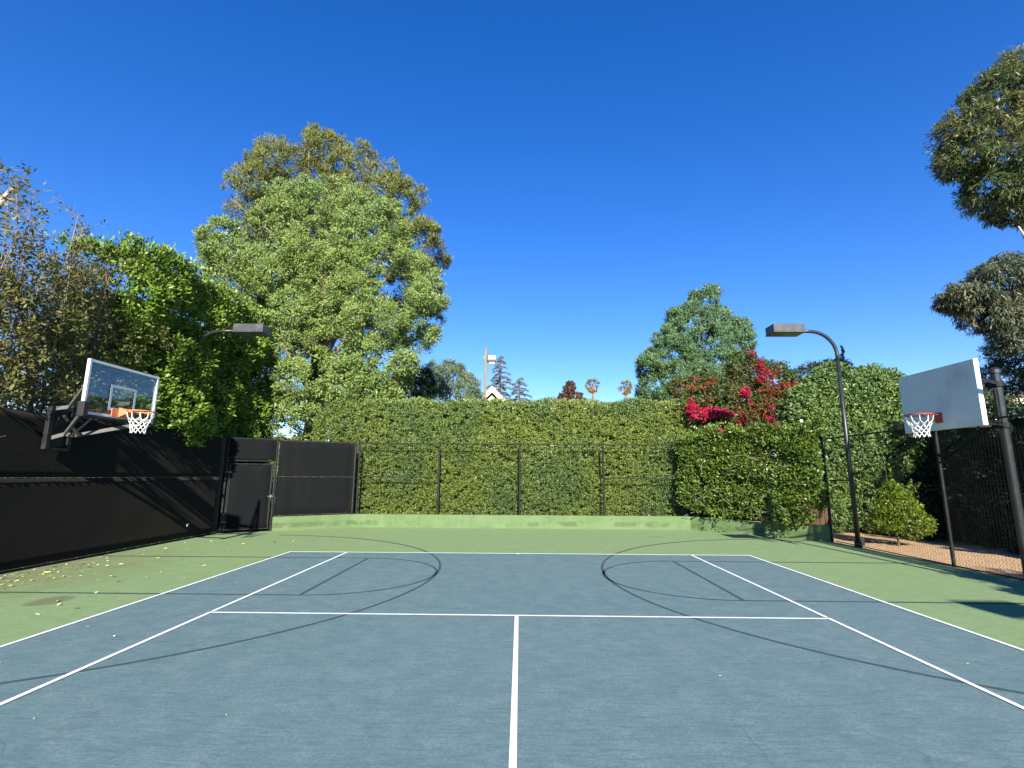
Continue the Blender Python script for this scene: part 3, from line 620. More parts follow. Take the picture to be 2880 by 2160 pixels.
# glossy vine over the right corner
mt = leafmat('vine_leaf', (.022, .058, .009), (.140, .225, .028), (.17, .17, .04), .42, .4, .12, .25, 1.6)
p = thing('glossy_vine', 'glossy leaved vine draped over the right corner fence and low wall', 'vine', (*PB(LB / 2, 0), 0))
lv = Leaves(14)
def vacc(q):
    s = (q[:, 0] - B1[0]) * dB.x + (q[:, 1] - B1[1]) * dB.y
    lo = np.interp(s, [-.2, .4, 1.2, 2.0, 2.7, 3.2, 3.6, 4.0, 4.3], [.9, .62, .56, .54, .50, .44, .48, .60, .85]); hi = np.interp(s, [-.4, 0, 1, 2, 3, 3.7, 4.3], [3.0, 3.1, 3.25, 3.4, 3.5, 3.45, 3.2])
    hole = np.sin(q[:, 0] * 4.1 + q[:, 2] * 2.2) + np.sin(q[:, 2] * 4.6 - q[:, 1] * 3.1) + .8 * np.sin(q[:, 0] * 7 + q[:, 2] * 6)
    return (q[:, 2] > lo) & (q[:, 2] < hi) & (hole > -2.35) 
nBI = np.array([-nB.x, -nB.y, 0.])
o3 = lambda s, off, z: (*PB(s, off), z)
uB = (dB.x * 4.6, dB.y * 4.6, 0)
C, O = patch_points(lv.r, o3(-.25, -.16, .25), uB, (0, 0, 3.3), .088, nBI, .10, 1.9, vacc, 21); lv.clumps(C, O, .13 * lv.r.uniform(.6, 1.5, len(C)), 12, .10, .058, .1, .6, .6, tonevar=.6, nb=.2)
C, O = patch_points(lv.r, o3(-.1, .0, .5), uB, (0, 0, 2.9), .15, nBI, .1, 1.9, vacc, 21); lv.clumps(C, O, .16, 11, .12, .07, .1, .4, .8)
C, O = patch_points(lv.r, o3(-.2, -.5, 3.3), uB, (nB.x * 1.2, nB.y * 1.2, 0), .14, (0, 0, 1), .25, 1.4, None, 22); lv.clumps(C, O, .16 * lv.r.uniform(.6, 1.5, len(C)), 9, .10, .058, .4, .5, .6)
for s, zl, n_ in ((1.35, .12, 20), (1.05, .32, 8), (3.05, .10, 24), (3.3, .20, 18), (3.55, .36, 8)):
    for _ in range(max(2, n_ // 8)):
        ss = s + lv.r.normal() * .14; C = np.array([o3(ss, -.38 - .1 * lv.r.random(), z) for z in np.linspace(zl, .75, 6)]); lv.clumps(C, np.tile(nBI, (6, 1)), .09, max(2, n_ // 9), .10, .055, -.6, .4, .5)
lv.build('foliage', mt, p)
rg = random.Random(6)
for i in range(70):
    m = MB(); s = rg.uniform(.0, 3.7); z = rg.uniform(.45, 1.1) if i < 40 else rg.uniform(1.2, 2.9); q = Vector((*PB(s, -.12 - rg.random() * .25), z)); d = Vector((dB.x, dB.y, 0)) * rg.uniform(-.6, .6) + Vector((0, 0, rg.uniform(-.25, .5)))
    m.tube([q, q + d * .5 + Vector((-nB.x, -nB.y, 0)) * .12, q + d], [.009, .008, .004], 5); m.build('stem', 'twig', p)
m = MB()
for s, z in ((4.02, 3.46),): m.tube([(*PB(s, -.5), z), (*PB(s + .06, -.56), z + .03), (*PB(s + .1, -.58), z + .02)], [.02, .055, .02], 6)
m.build('blossom', 'net', p)

# bougainvillea behind the vine
mt = leafmat('bougainvillea_leaf', (.040, .075, .020), (.105, .145, .040), (.16, .10, .04), .5, .35, .25, .55, 1.1)
p = thing('bougainvillea', 'red flowering bougainvillea rising behind the glossy vine', 'flowering shrub', (8.8, 12.6, 0))
BL = [(8.95, 12.5, 5.7, .8, .7, .85), (9.7, 12.5, 5.5, .95, .7, .75), (10.6, 12.4, 4.8, .75, .7, .55), (9.6, 12.4, 4.6, 1.2, .9, .9), (8.4, 12.4, 4.4, 1.1, .8, .95), (7.3, 12.5, 4.5, 1.3, .8, .8), (8.5, 12.4, 3.6, 1.5, .8, .6), (8.75, 12.6, 6.3, .4, .4, .4), (7.2, 12.8, 5.3, 1.2, .6, .5)]
crown(p, mt, BL, 15, .22, .22, 40, .10, .055, .1, .4, .6, name='foliage', back=.3, nb=.3)
mf = leafmat('crimson_bract', (.30, .012, .045), (.62, .025, .11), None, .6, .2, .35)
mf2 = leafmat('dull_crimson_bract', (.20, .014, .025), (.44, .03, .06), None, .6, .2, .25)
mr = leafmat('faded_bract', (.22, .03, .02), (.42, .07, .04), None, .6, .2, .3)
rn = np.random.default_rng(3)
def bracts(name, mat, spots, n, seed):
    for x, y, z, sx, sz, k in spots:
        lv = Leaves(seed + int(x * 50)); k = int(k * 1.35); C = np.array([x, y - .15, z]) + rn.normal(size=(k, 3)) * np.array([sx, .1, sz]) * .5; lv.clumps(C, np.tile([0, -1., .2], (k, 1)), .08, n, .07, .06, .1, .5, .9)
        lv.build(name, mat, p)
bracts('flower_cluster', mf, [(6.35, 11.6, 4.32, .16, .32, 22), (6.85, 11.55, 4.12, .30, .22, 36), (7.25, 11.6, 4.15, .22, .2, 24), (6.38, 11.6, 3.98, .12, .12, 9), (8.38, 11.75, 4.95, .22, .16, 18), (7.3, 11.6, 3.55, .12, .1, 6), (7.6, 11.6, 4.1, .2, .2, 14)], 12, 41)
bracts('flower_cluster', mf2, [(9.05, 11.8, 5.95, .16, .3, 14), (8.85, 11.9, 6.45, .16, .12, 8), (9.25, 11.6, 3.85, .22, .18, 15), (8.65, 11.6, 3.42, .28, .12, 12), (9.6, 11.7, 4.25, .2, .12, 8), (9.3, 11.7, 4.4, .25, .15, 9), (9.6, 11.6, 3.45, .12, .1, 5), (9.0, 11.6, 5.45, .2, .25, 10), (8.15, 11.6, 3.95, .2, .2, 9), (9.75, 11.6, 3.95, .2, .15, 8)], 10, 42)
bracts('faded_flower_cluster', mr, [(9.3, 11.8, 5.3, .5, .25, 16), (10.0, 11.8, 5.15, .5, .25, 20), (10.6, 11.8, 4.9, .4, .25, 16), (9.9, 11.7, 4.5, .4, .35, 14), (8.2, 11.8, 4.2, .4, .3, 8), (7.0, 11.8, 5.2, .5, .3, 10), (6.6, 12, 5.25, .4, .2, 6), (8.7, 11.7, 4.4, .5, .4, 14), (9.3, 11.7, 4.9, .6, .3, 16), (10.2, 11.7, 5.2, .5, .2, 14), (9.5, 11.8, 5.7, .4, .25, 12)], 7, 43)
m = MB(); m.tube([(8.8, 12.7, 0), (8.7, 12.7, 2), (8.9, 12.5, 5.6)], [.09, .06, .02], 7)
for e in ((9.55, 12.2, 6.45), (9.9, 12.1, 6.25), (9.2, 12.4, 6.6)): m.tube([(8.9, 12.5, 5.6), ((8.9 + e[0]) / 2, 12.4, 6.15), e], [.015, .01, .004], 5)
for e in ((7.5, 12.6, 4.1), (8.9, 12.6, 5.3), (10.2, 12.5, 4.4)): m.tube([(8.8, 12.7, 0), (8.7, 12.7, 2), e], [.09, .06, .02], 7)
m.build('stems', 'bark', p)

# right hedge: lit end and shaded run along the dirt
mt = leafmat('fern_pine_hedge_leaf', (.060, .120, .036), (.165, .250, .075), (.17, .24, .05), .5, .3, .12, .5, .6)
p = thing('side_hedge', 'tall soft green hedge beyond the dirt strip behind the right hoop', 'hedge', (12.5, 10, 0))
crown(p, mt, [(10.5, 11.3, 1.4, 1.2, 1.0, 1.6), (10.6, 11.2, 3.0, 1.3, 1.0, 1.6), (10.5, 11.2, 4.1, .95, .9, 1.0), (11.5, 11.2, 4.7, 1.0, .9, 1.2), (12.7, 11.0, 4.4, 1.2, 1.0, 1.3), (12.2, 10.9, 2.6, 1.4, 1.0, 1.7), (12.3, 10.9, 1.2, 1.3, 1.0, 1.4), (13.4, 10.6, 3.2, .9, 1.2, 1.9), (12.9, 11.2, 5.1, .6, .5, .7)], 16, .2, .17, 34, .13, .05, -.1, .5, .5, back=.2, name='foliage', inner=1.0)
mt2 = leafmat('shade_dark_hedge_leaf', (.008, .020, .008), (.020, .040, .015), None, .5, .3, .15)  # leaf colour darkened to carry the shade on this run
lv = Leaves(17)
def dacc(q): return q[:, 2] < 3.65 + .2 * np.sin(q[:, 1] * 1.3)
p2 = thing('shaded_hedge', 'dark shaded hedge running along the right side behind the fence', 'hedge', (13.6, 3, 0))
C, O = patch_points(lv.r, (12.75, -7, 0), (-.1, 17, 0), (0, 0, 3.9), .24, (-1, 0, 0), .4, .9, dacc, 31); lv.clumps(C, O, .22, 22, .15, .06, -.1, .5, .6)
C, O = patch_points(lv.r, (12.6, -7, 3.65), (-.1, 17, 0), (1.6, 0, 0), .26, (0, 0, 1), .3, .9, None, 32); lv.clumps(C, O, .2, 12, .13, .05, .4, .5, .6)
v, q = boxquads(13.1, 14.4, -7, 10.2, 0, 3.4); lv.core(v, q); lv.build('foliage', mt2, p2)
for y in np.arange(-6.5, 10, 1.5): m = MB(); m.tube([(13.1, y, 0), (13.0, y + .1, 1.8)], [.06, .03], 6); m.build('stem', 'bark', p2)
# yellow-green bush on the dirt
mt = leafmat('citrus_leaf', (.065, .120, .012), (.20, .27, .022), None, .4, .45, .3)
p = thing('citrus_bush', 'small yellow green bush growing in the dirt behind the right fence', 'bush', (10.55, 7.6, 0))
crown(p, mt, [(10.6, 7.6, .92, .50, .5, .45), (10.80, 7.5, .62, .46, .5, .36), (10.38, 7.7, .66, .38, .45, .34), (10.55, 7.6, 1.35, .28, .32, .36)], 18, .13, .13, 16, .085, .04, .3, .5, .6, back=.6, name='foliage', shoots=[(10.5, 7.6, 2.15), (11.0, 7.5, 1.75), (11.15, 7.45, 1.65)])
m = MB(); m.tube([(10.5, 7.6, -.02), (10.52, 7.6, .5), (10.5, 7.6, 1.2)], [.035, .025, .012], 7)
sp = [(10.38, 7.6, 2.15), (10.95, 7.5, 1.75), (11.15, 7.45, 1.7)]
for e in sp: m.tube([(10.5, 7.6, .8), ((10.5 + e[0]) / 2, 7.55, 1.3), e], [.012, .009, .004], 5)
m.build('stems', 'bark', p)
# plank fence seen through the gap by the corner post
p = thing('plank_fence', 'brown wooden plank fence behind the right corner of the court', 'fence', (9.6, 10.4, 0)); m = MB()
for i in range(5): m.box((9.45 + i * .17, 10.25 - i * .02, .5), (.16, .025, 1.0 + .02 * (i % 3)))
m.build('planks', 'plank', p)
# off-camera hedge on the right fence whose shadow lies on the court
p = thing('fence_hedge', 'dark hedge leaning over the right fence beside the camera', 'hedge', (9.8, -5, 0))
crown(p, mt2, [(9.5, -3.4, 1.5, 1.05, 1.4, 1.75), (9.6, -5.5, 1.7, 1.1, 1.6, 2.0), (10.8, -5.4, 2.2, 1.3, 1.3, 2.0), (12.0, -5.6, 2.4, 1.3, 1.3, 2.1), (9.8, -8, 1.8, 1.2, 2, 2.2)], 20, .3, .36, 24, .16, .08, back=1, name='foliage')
limbs(p, (9.9, -5, 0), (9.9, -5, 2), .08, [(9.5, -3.4, 1.5), (10.8, -5.4, 2.4), (9.8, -7.6, 1.8)])

# ------------------------------------------------------------------ big trees
FP = dict(nb=.68, cr=.30, sp=.42, nl=130, L=.125, Wd=.040, up=.22, out=.35, rnd=.5)
mtA = leafmat('fern_pine_leaf', (.105, .165, .036), (.245, .320, .082), (.165, .245, .085), .5, .3, .10, .6, .35)
p = thing('fern_pine_tree', 'huge pale green feathery tree in front of the olive crowned one', 'tree', (-9.5, 15.5, 0))
LBS = [(-12.3, 15.4, 11.7, 2.4, 2.2, 2.5), (-13.3, 15.6, 10.2, 1.4, 1.8, 2.0), (-9.4, 15.2, 13.1, 1.9, 1.9, 2.8), (-11.5, 15.3, 13.9, 1.1, 1.3, 1.6), (-7.3, 15.2, 12.3, 1.9, 1.8, 2.6), (-9.6, 14.8, 10.5, 2.8, 2.2, 2.6), (-6.3, 15.0, 10.2, 2.3, 2.0, 2.3), (-5.2, 15.2, 9.2, 1.6, 1.6, 1.9), (-7.6, 14.4, 8.0, 2.4, 2.1, 2.2), (-10.2, 14.3, 7.8, 2.2, 2.0, 2.4), (-6.4, 14.6, 6.6, 1.6, 1.6, 1.5), (-8.6, 13.9, 5.6, 1.9, 1.7, 1.9), (-9.6, 13.4, 4.0, 1.3, 1.3, 1.5), (-7.9, 14.6, 5.2, 1.7, 1.2, 1.4), (-6.2, 14.4, 5.4, 1.1, 1.2, .9), (-12.4, 15.2, 8.6, 1.7, 1.6, 1.8)]
rg = np.random.default_rng(5); bumps = []
for (x, y, z, a, b, c) in LBS:                                     # knobbly secondary lobes break the outline
    for k in range(12):
        u = unit(rg.normal(size=3) + np.array([0, -.35, .2])); s = rg.uniform(.26, .44); bumps.append((x + u[0] * a * .84, y + u[1] * b * .9, z + u[2] * c * .84, a * s, b * s, c * s * .9))
crown(p, mtA, [(*l, .18) for l in LBS] + bumps + [(-9.9, 13.1, 3.5, 1.0, .8, 1.1), (-8.9, 13.3, 4.0, 1.0, .8, 1.0), (-10.6, 13.6, 4.4, .9, .8, 1.2)], 51, inside=.86, inner=.18, **FP)
limbs(p, (-9.5, 15.5, 0), (-9.3, 15.4, 13.5), .36, [l[:3] for l in LBS[:12]] + [(-13.2, 13.9, 14.2), (-11.9, 13.6, 13.9)], seed=2, twigs=4, mat='midbark')
mtB = leafmat('olive_needle', (.095, .125, .034), (.215, .240, .072), (.14, .13, .045), .55, .25, .10, .5, .5)
p = thing('olive_crowned_tree', 'tall round olive brown tree looming behind the pale feathery one', 'tree', (-11, 20.5, 0))
LBT = [(-13.6, 20.5, 18.8, 3.2, 2.6, 2.5), (-15.8, 20.3, 18.6, 1.7, 1.8, 2.0), (-11.6, 20.4, 20.4, 2.1, 2.0, 1.9), (-9.2, 20.4, 19.2, 2.2, 2.2, 2.2), (-7.6, 20.4, 17.4, 1.9, 2.0, 2.0), (-6.3, 20.5, 15.4, 1.7, 1.8, 1.5), (-6.2, 20.5, 13.2, 1.5, 1.7, 1.6), (-10.5, 20.6, 16.4, 3.4, 2.4, 2.6), (-14.2, 20.8, 15.6, 2.4, 2, 2.2), (-9.5, 20.8, 12.6, 3.2, 2.2, 3.0), (-13, 21, 12, 2.4, 2, 2.6)]
LBT = [(x * .985, y, z - .55, a, b, c) for x, y, z, a, b, c in LBT]
bumps = []
for (x, y, z, a, b, c) in LBT:
    for k in range(9):
        u = unit(rg.normal(size=3) + np.array([0, -.25, .3])); s = rg.uniform(.28, .45); bumps.append((x + u[0] * a * .82, y + u[1] * b * .9, z + u[2] * c * .82, a * s, b * s, c * s))
crown(p, mtB, [(*l, .3) for l in LBT] + bumps, 52, .36, .48, 85, .22, .036, .55, .3, .45, back=.25, inner=.25, inside=.86)
limbs(p, (-11, 20.5, 0), (-10.8, 20.5, 18), .42, [l[:3] for l in LBT] + [(-12.2, 18.4, 19.6), (-14.8, 18.6, 18.8), (-9.4, 18.6, 18.0), (-11.2, 18.6, 17.5)], seed=3, twigs=7, mat='palebark')

mtC = leafmat('dark_fern_pine_leaf', (.060, .125, .050), (.140, .230, .090), (.11, .19, .095), .5, .3, .10, .6, .4)
p = thing('pyramid_tree', 'feathery green pyramid shaped tree behind the bougainvillea', 'tree', (8.5, 16.3, 0))
LBR = [(8.9, 16.2, 10.0, .58, .7, .68), (8.4, 16.2, 9.4, .6, .7, .7), (9.25, 16.2, 9.1, .75, .8, .8), (7.55, 16.1, 9.25, .45, .6, .5), (7.9, 16, 8.5, .9, 1, .9), (6.8, 16, 8.15, .5, .7, .55), (7.0, 15.9, 7.4, 1.0, 1.1, .9), (8.7, 15.9, 8.0, 1.2, 1.2, 1.0), (10.3, 16.1, 8.55, .55, .7, .5), (9.8, 16, 7.6, .85, 1, .9), (6.05, 15.9, 6.8, .6, .9, .6), (6.15, 15.9, 5.9, .7, .9, .8), (7.4, 15.7, 6.2, 1.2, 1.2, 1.0), (8.9, 15.7, 6.6, 1.2, 1.2, 1.0), (7.6, 16, 4.6, 1.7, 1.2, 1.2), (9.6, 15.9, 5.4, 1.2, 1.1, 1.2)]
bumps = []
for (x, y, z, a, b, c) in LBR:
    for k in range(7):
        u = unit(rg.normal(size=3) + np.array([0, -.3, .2])); s = rg.uniform(.3, .5); bumps.append((x + u[0] * a * .88, y + u[1] * b * .88, z + u[2] * c * .88, a * s, b * s, c * s))
crown(p, mtC, [(*l, .42) for l in LBR] + bumps, 53, .2, .27, 75, .12, .032, .45, .35, .4, nb=.65, inside=.86, back=.25)
limbs(p, (8.5, 16.3, 0), (8.6, 16.2, 9.4), .2, [l[:3] for l in LBR[2:]], seed=4)

# smaller trees beyond the hedge
p = thing('dark_shrub_tree', 'dark green bushy tree top just right of the huge feathery tree', 'tree', (-6.9, 23, 0))
crown(p, leafmat('dark_bushy_leaf', (.020, .045, .022), (.055, .095, .040)), [(-6.9, 23, 6.9, 1.0, 1.0, 1.1), (-6.0, 23.2, 7.2, .9, .9, 1.1), (-7.4, 23, 5.6, .9, .9, .9), (-6.5, 23, 5.4, 1.4, 1, 1.2)], 54, .2, .22, 26, .16, .05, .6, .3, .5); limbs(p, (-6.7, 23, 0), (-6.6, 23, 6.5), .14, [(-6, 23.2, 7.0), (-7.3, 23, 6)])
p = thing('grey_green_tree', 'grey green mounded tree top above the clipped hedge left of the wooden pole', 'tree', (-4.4, 24, 0))
crown(p, leafmat('grey_green_leaf', (.075, .115, .055), (.160, .210, .110), None), [(-5.2, 24, 7.3, 1.0, 1.0, 1.3), (-4.2, 24, 7.6, 1.1, 1.0, 1.0), (-3.4, 24, 7.0, .9, 1, 1.1), (-4.4, 23.8, 6.3, 2.0, 1.2, 1.4), (-5.5, 24, 8.2, .4, .4, .75), (-4.5, 24, 8.5, .35, .4, .6), (-3.8, 24, 8.2, .3, .4, .55), (-3.1, 24, 6.0, .9, .9, 1.2)], 55, .22, .25, 30, .17, .04, .6, .3, .45); limbs(p, (-4.4, 24, 0), (-4.4, 24, 7), .16, [(-5.2, 24, 7.3), (-3.4, 24, 7)])
# cedar: tiered drooping boughs
mtD = leafmat('cedar_needle', (.11, .13, .105), (.20, .21, .15), (.14, .115, .075), .6, .2, .2, .4, .5)
p = thing('cedar_tree', 'wispy drooping cedar rising beyond the white gable', 'tree', (-1.6, 40, 0)); m = MB(); m.tube([(-1.9, 40, 0), (-1.95, 40, 8), (-1.9, 40, 13.0)], [.3, .2, .03], 8); m.tube([(.0, 40.5, 0), (.0, 40.5, 7), (-.1, 40.5, 11.0)], [.25, .14, .03], 8)
lv = Leaves(56); rg2 = random.Random(8)
for (cx, cy, zt, zb, wmax, nb) in ((-1.9, 40, 13.1, 7.0, 2.3, 52), (-.05, 40.5, 11.1, 7, 1.9, 34)):
    for i in range(nb):
        t = (i + .5) / nb; z = zt - (zt - zb) * t; L_ = .25 + wmax * t ** .8 * rg2.uniform(.7, 1.15); a = i * 2.4 + rg2.uniform(-.4, .4); e = Vector((cx + math.cos(a) * L_, cy + math.sin(a) * L_, z - .22 * L_)); c = Vector((cx, cy, z))
        md = c.lerp(e, .5) + Vector((0, 0, .12 * L_)); m.tube([c, md, e], [.04, .025, .008], 4)
        P = np.array([(c.lerp(md, s * 2) if s < .5 else md.lerp(e, s * 2 - 1))[:] for s in np.linspace(.2, 1, max(4, int(L_ * 7)))]); lv.clumps(P, np.tile([0, 0, -.4], (len(P), 1)), .17, 18, .22, .045, -.5, .2, .6, .5, nb=.2)
lv.build('crown', mtD, p); m.build('trunk', 'bark', p)
p = thing('reddish_tree', 'small purple red leaved tree top above the clipped hedge', 'tree', (3.7, 30, 0))
crown(p, leafmat('purple_leaf', (.075, .035, .028), (.16, .075, .05), (.07, .075, .035), .5, .3, .2, .5, 1.), [(3.7, 30, 8.1, .4, .5, .55), (3.3, 30, 7.5, .5, .6, .5), (4.2, 30, 7.5, .5, .5, .4), (3.75, 30, 8.6, .22, .3, .25), (3.7, 30, 6.7, .8, .7, .8)], 57, .15, .19, 18, .16, .08, .2, .4, .7); limbs(p, (3.7, 30, 0), (3.7, 30, 8), .1, [(3.3, 30, 7.6), (4.2, 30, 7.6)])
# two distant fan palms
mtP = leafmat('palm_frond', (.13, .17, .055), (.28, .28, .10), None, .5, .3, .2); mtS = leafmat('dry_palm_skirt', (.30, .19, .085), (.46, .31, .15), None, .8, .1, .15)
def palm(x, y, z, seed, label):
    p = thing('fan_palm', label, 'palm tree', (x, y, 0), 'distant fan palms'); m = MB(); m.tube([(x, y, 0), (x + .1, y, z * .5), (x, y, z - .6)], [.26, .2, .2], 8); m.build('trunk', 'palmbark', p)
    for nm, mat, n, lo, hi, ln in (('fronds', mtP, 46, -.35, 1.2, 1.05), ('dry_skirt', mtS, 34, -1.3, -.5, .95)):
        lv = Leaves(seed)
        for i in range(n):
            a = lv.r.uniform(0, 6.28); e = lv.r.uniform(lo, hi); d = np.array([math.cos(a) * math.cos(e), math.sin(a) * math.cos(e), math.sin(e)]); b = np.array([x, y, z - .6]) + d * .15; tip = b + d * ln * .62; k = 13
            fan = unit(d + lv.r.normal(size=(k, 3)) * .42 + np.array([0, 0, -.12])); lv.add(np.tile(tip, (k, 1)) - fan * .1, fan, ln * .62, .07); lv.add(b[None], d[None], ln * .62, .035)
        lv.build(nm, mat, p)
palm(11.2, 70, 16.2, 61, 'distant fan palm with brown skirt, left one above the hedge'); palm(16.2, 70, 15.95, 62, 'distant fan palm with brown skirt, right one nearest the pyramid tree')
# dark trees and cypress beyond the right hedge
p = thing('round_dark_tree', 'dark rounded tree beyond the lamp post and bougainvillea', 'tree', (19.5, 25, 0))
crown(p, leafmat('dark_oak_leaf', (.022, .042, .022), (.055, .085, .035), (.07, .085, .03), .5, .3, .2, .5, .5), [(18.6, 25, 8.2, 1.1, 1.0, .8), (20.0, 25, 8.3, 1.3, 1.1, .9), (21.2, 25, 7.9, 1.0, 1, .8), (17.4, 25, 7.0, 1.2, 1.1, 1.0), (19.6, 24.6, 6.8, 2.6, 1.4, 1.3), (16.2, 24.8, 6.2, 1.2, 1, .8)], 58, .28, .32, 26, .17, .07, .2, .4, .6); limbs(p, (19.5, 25, 0), (19.5, 25, 8), .22, [(18.6, 25, 8.2), (21, 25, 7.8), (17.4, 25, 7)])
p = thing('cypress_tree', 'thin dark cypress tip peeking over the soft green hedge', 'tree', (25.3, 32, 0)); lv = Leaves(59)
zz = np.linspace(3, 12.0, 90); C = np.stack([25.3 + lv.r.normal(size=90) * .04, 32 + lv.r.normal(size=90) * .04, zz], 1); lv.clumps(C, np.tile([0, 0, .5], (90, 1)), np.interp(zz, [3, 8, 11, 12], [.6, .5, .18, .05]), 26, .2, .05, 1.2, .2, .3); lv.build('crown', leafmat('cypress_leaf', (.015, .03, .018), (.035, .055, .03)), p); m = MB(); m.tube([(25.3, 32, 0), (25.3, 32, 11)], [.15, .02], 6); m.build('trunk', 'bark', p)
# eucalypts at the right edge
mtE = leafmat('eucalyptus_leaf', (.032, .058, .020), (.120, .155, .045), (.17, .15, .04), .45, .4, .22, .5, .3)
p = thing('eucalyptus_tree', 'towering eucalyptus with dark drooping foliage at the upper right edge', 'tree', (25.5, 15, 0))
LE = [(23.4, 14.5, 19.3, 2.1, 2, 1.6), (25.2, 14.8, 20.7, 2.5, 2.2, 1.7), (21.3, 14.2, 17.7, 1.6, 1.7, 1.5), (23.2, 14.2, 17.4, 2.3, 1.9, 1.6), (20.4, 14.2, 16.4, 1.0, 1.2, 1.1), (22.4, 14, 15.5, 1.9, 1.7, 1.5), (21.3, 14, 14.5, 1.1, 1.2, 1.0), (22.3, 14.2, 13.9, .9, 1.1, .7), (24.8, 14.4, 16.0, 1.8, 1.6, 1.5)]
bumps = []
for (x, y, z, a, b, c) in LE:
    for k in range(8):
        u = unit(rg.normal(size=3) + np.array([-.2, -.2, -.1])); s = rg.uniform(.26, .42); bumps.append((x + .15 + u[0] * a * .82, y + u[1] * b * .88, z + u[2] * c * .88, a * s, b * s, c * s * .8))
crown(p, mtE, LE + bumps, 63, .32, .40, 40, .26, .045, -.55, .2, .5, back=.25, inside=.86, inner=.2)
limbs(p, (25.5, 15, 0), (25, 14.8, 19), .4, [l[:3] for l in LE] + [(21.6, 13.6, 12.6), (23.5, 12.2, 16.2), (24.2, 12.4, 13.2)], 'palebark', 7, twigs=4)
mtF = leafmat('grey_eucalyptus_leaf', (.050, .072, .042), (.135, .160, .090), (.13, .11, .05), .45, .4, .22, .5, .5)
p = thing('weeping_eucalyptus', 'grey green weeping eucalyptus hanging over the right hoop', 'tree', (24.5, 13.5, 0))
LF = [(20.3, 13.4, 9.9, 1.3, 1.3, .9), (22.2, 13.4, 10.0, 1.5, 1.3, .8), (18.7, 13.2, 9.15, 1.1, 1.0, .5), (17.9, 13.1, 9.0, .5, .6, .3), (20.6, 13.4, 10.5, .8, .8, .6), (19.2, 13.2, 8.4, .9, .9, .6), (20.0, 13.2, 7.8, .55, .7, .8), (21.2, 13.2, 8.9, 1.5, 1.2, .9), (22.8, 13.2, 9.0, 1.3, 1.2, 1.0), (20.8, 13, 7.9, .6, .8, .8), (22.6, 13, 7.8, 1.0, .9, .9)]
bumps = []
for (x, y, z, a, b, c) in LF:
    for k in range(8):
        u = unit(rg.normal(size=3) + np.array([-.2, -.2, -.2])); s = rg.uniform(.26, .42); bumps.append((x + u[0] * a * .9, y + u[1] * b * .9, z + u[2] * c * .9, a * s, b * s, c * s))
crown(p, mtF, LF + bumps, 64, .22, .30, 30, .24, .04, -.9, .2, .5, back=.3, inside=.86, inner=.2)
limbs(p, (24.5, 13.5, 0), (24, 13.5, 10), .3, [(20.6, 13.4, 9.7), (22.2, 13.4, 9.9), (19.3, 13.2, 9.1), (21.4, 13.2, 8.7)], 'palebark', 8, twigs=4)
p = thing('dark_conifer', 'dark green conifer at the right edge behind the black hoop pole', 'tree', (23.3, 16, 0))
crown(p, leafmat('dark_conifer_leaf', (.028, .055, .030), (.065, .105, .050)), [(23.4, 16, 7.6, 1.5, 1.3, 1.2), (22.4, 16, 6.4, 1.0, 1.0, .8), (23.6, 16, 5.8, 1.8, 1.4, 1.2), (20.2, 16, 6.0, .8, .8, .8), (20.6, 16, 4.8, 1.4, 1, 1.0)], 65, .25, .3, 30, .2, .035, .1, .4, .6); limbs(p, (23.3, 16, 0), (23.3, 16, 7), .18, [(22.4, 16, 6.4), (20.4, 16, 5.8)])

# ------------------------------------------------------------------ houses and the wooden pole
p = thing('gabled_house', 'house with white gable peak just above the clipped hedge', 'house', (-1.85, 30, 0)); ax, az, ay = -1.85, 7.72, 26.0; Wg = 2.6; sl_ = 1.02
m = MB(); m.add([(ax - Wg, ay + .3, 0), (ax + Wg, ay + .3, 0), (ax + Wg, ay + .3, az - .5 - Wg * sl_), (ax, ay + .3, az - .5), (ax - Wg, ay + .3, az - .5 - Wg * sl_), (ax - Wg, ay + 7, 0), (ax + Wg, ay + 7, 0), (ax + Wg, ay + 7, az - .5 - Wg * sl_), (ax, ay + 7, az - .5), (ax - Wg, ay + 7, az - .5 - Wg * sl_)],
    [(0, 1, 2, 3, 4), (9, 8, 7, 6, 5), (1, 6, 7, 2), (0, 4, 9, 5)]); m.build('wall', 'stucco', p)
m = MB()
for s in (-1, 1): m.add([(ax, ay + .02, az - .02), (ax + s * (Wg + .5), ay + .02, az - .02 - (Wg + .5) * sl_), (ax + s * (Wg + .5), ay + 7.2, az - .02 - (Wg + .5) * sl_), (ax, ay + 7.2, az - .02), (ax, ay + .02, az - .16), (ax + s * (Wg + .5), ay + .02, az - .16 - (Wg + .5) * sl_), (ax + s * (Wg + .5), ay + 7.2, az - .16 - (Wg + .5) * sl_), (ax, ay + 7.2, az - .16)], [(0, 1, 2, 3), (7, 6, 5, 4), (0, 4, 5, 1), (2, 6, 7, 3), (1, 5, 6, 2)])
m.build('roof', 'shingle', p)
m = MB()
for s in (-1, 1): m.add([(ax, ay - .06, az), (ax + s * (Wg + .5), ay - .06, az - (Wg + .5) * sl_), (ax + s * (Wg + .5), ay - .06, az - .42 - (Wg + .5) * sl_), (ax, ay - .06, az - .42), (ax, ay, az), (ax + s * (Wg + .5), ay, az - (Wg + .5) * sl_), (ax + s * (Wg + .5), ay, az - .42 - (Wg + .5) * sl_), (ax, ay, az - .42)], [(0, 3, 2, 1), (4, 5, 6, 7), (0, 1, 5, 4), (3, 7, 6, 2), (1, 2, 6, 5)])
m.build('barge_board', 'fascia', p)
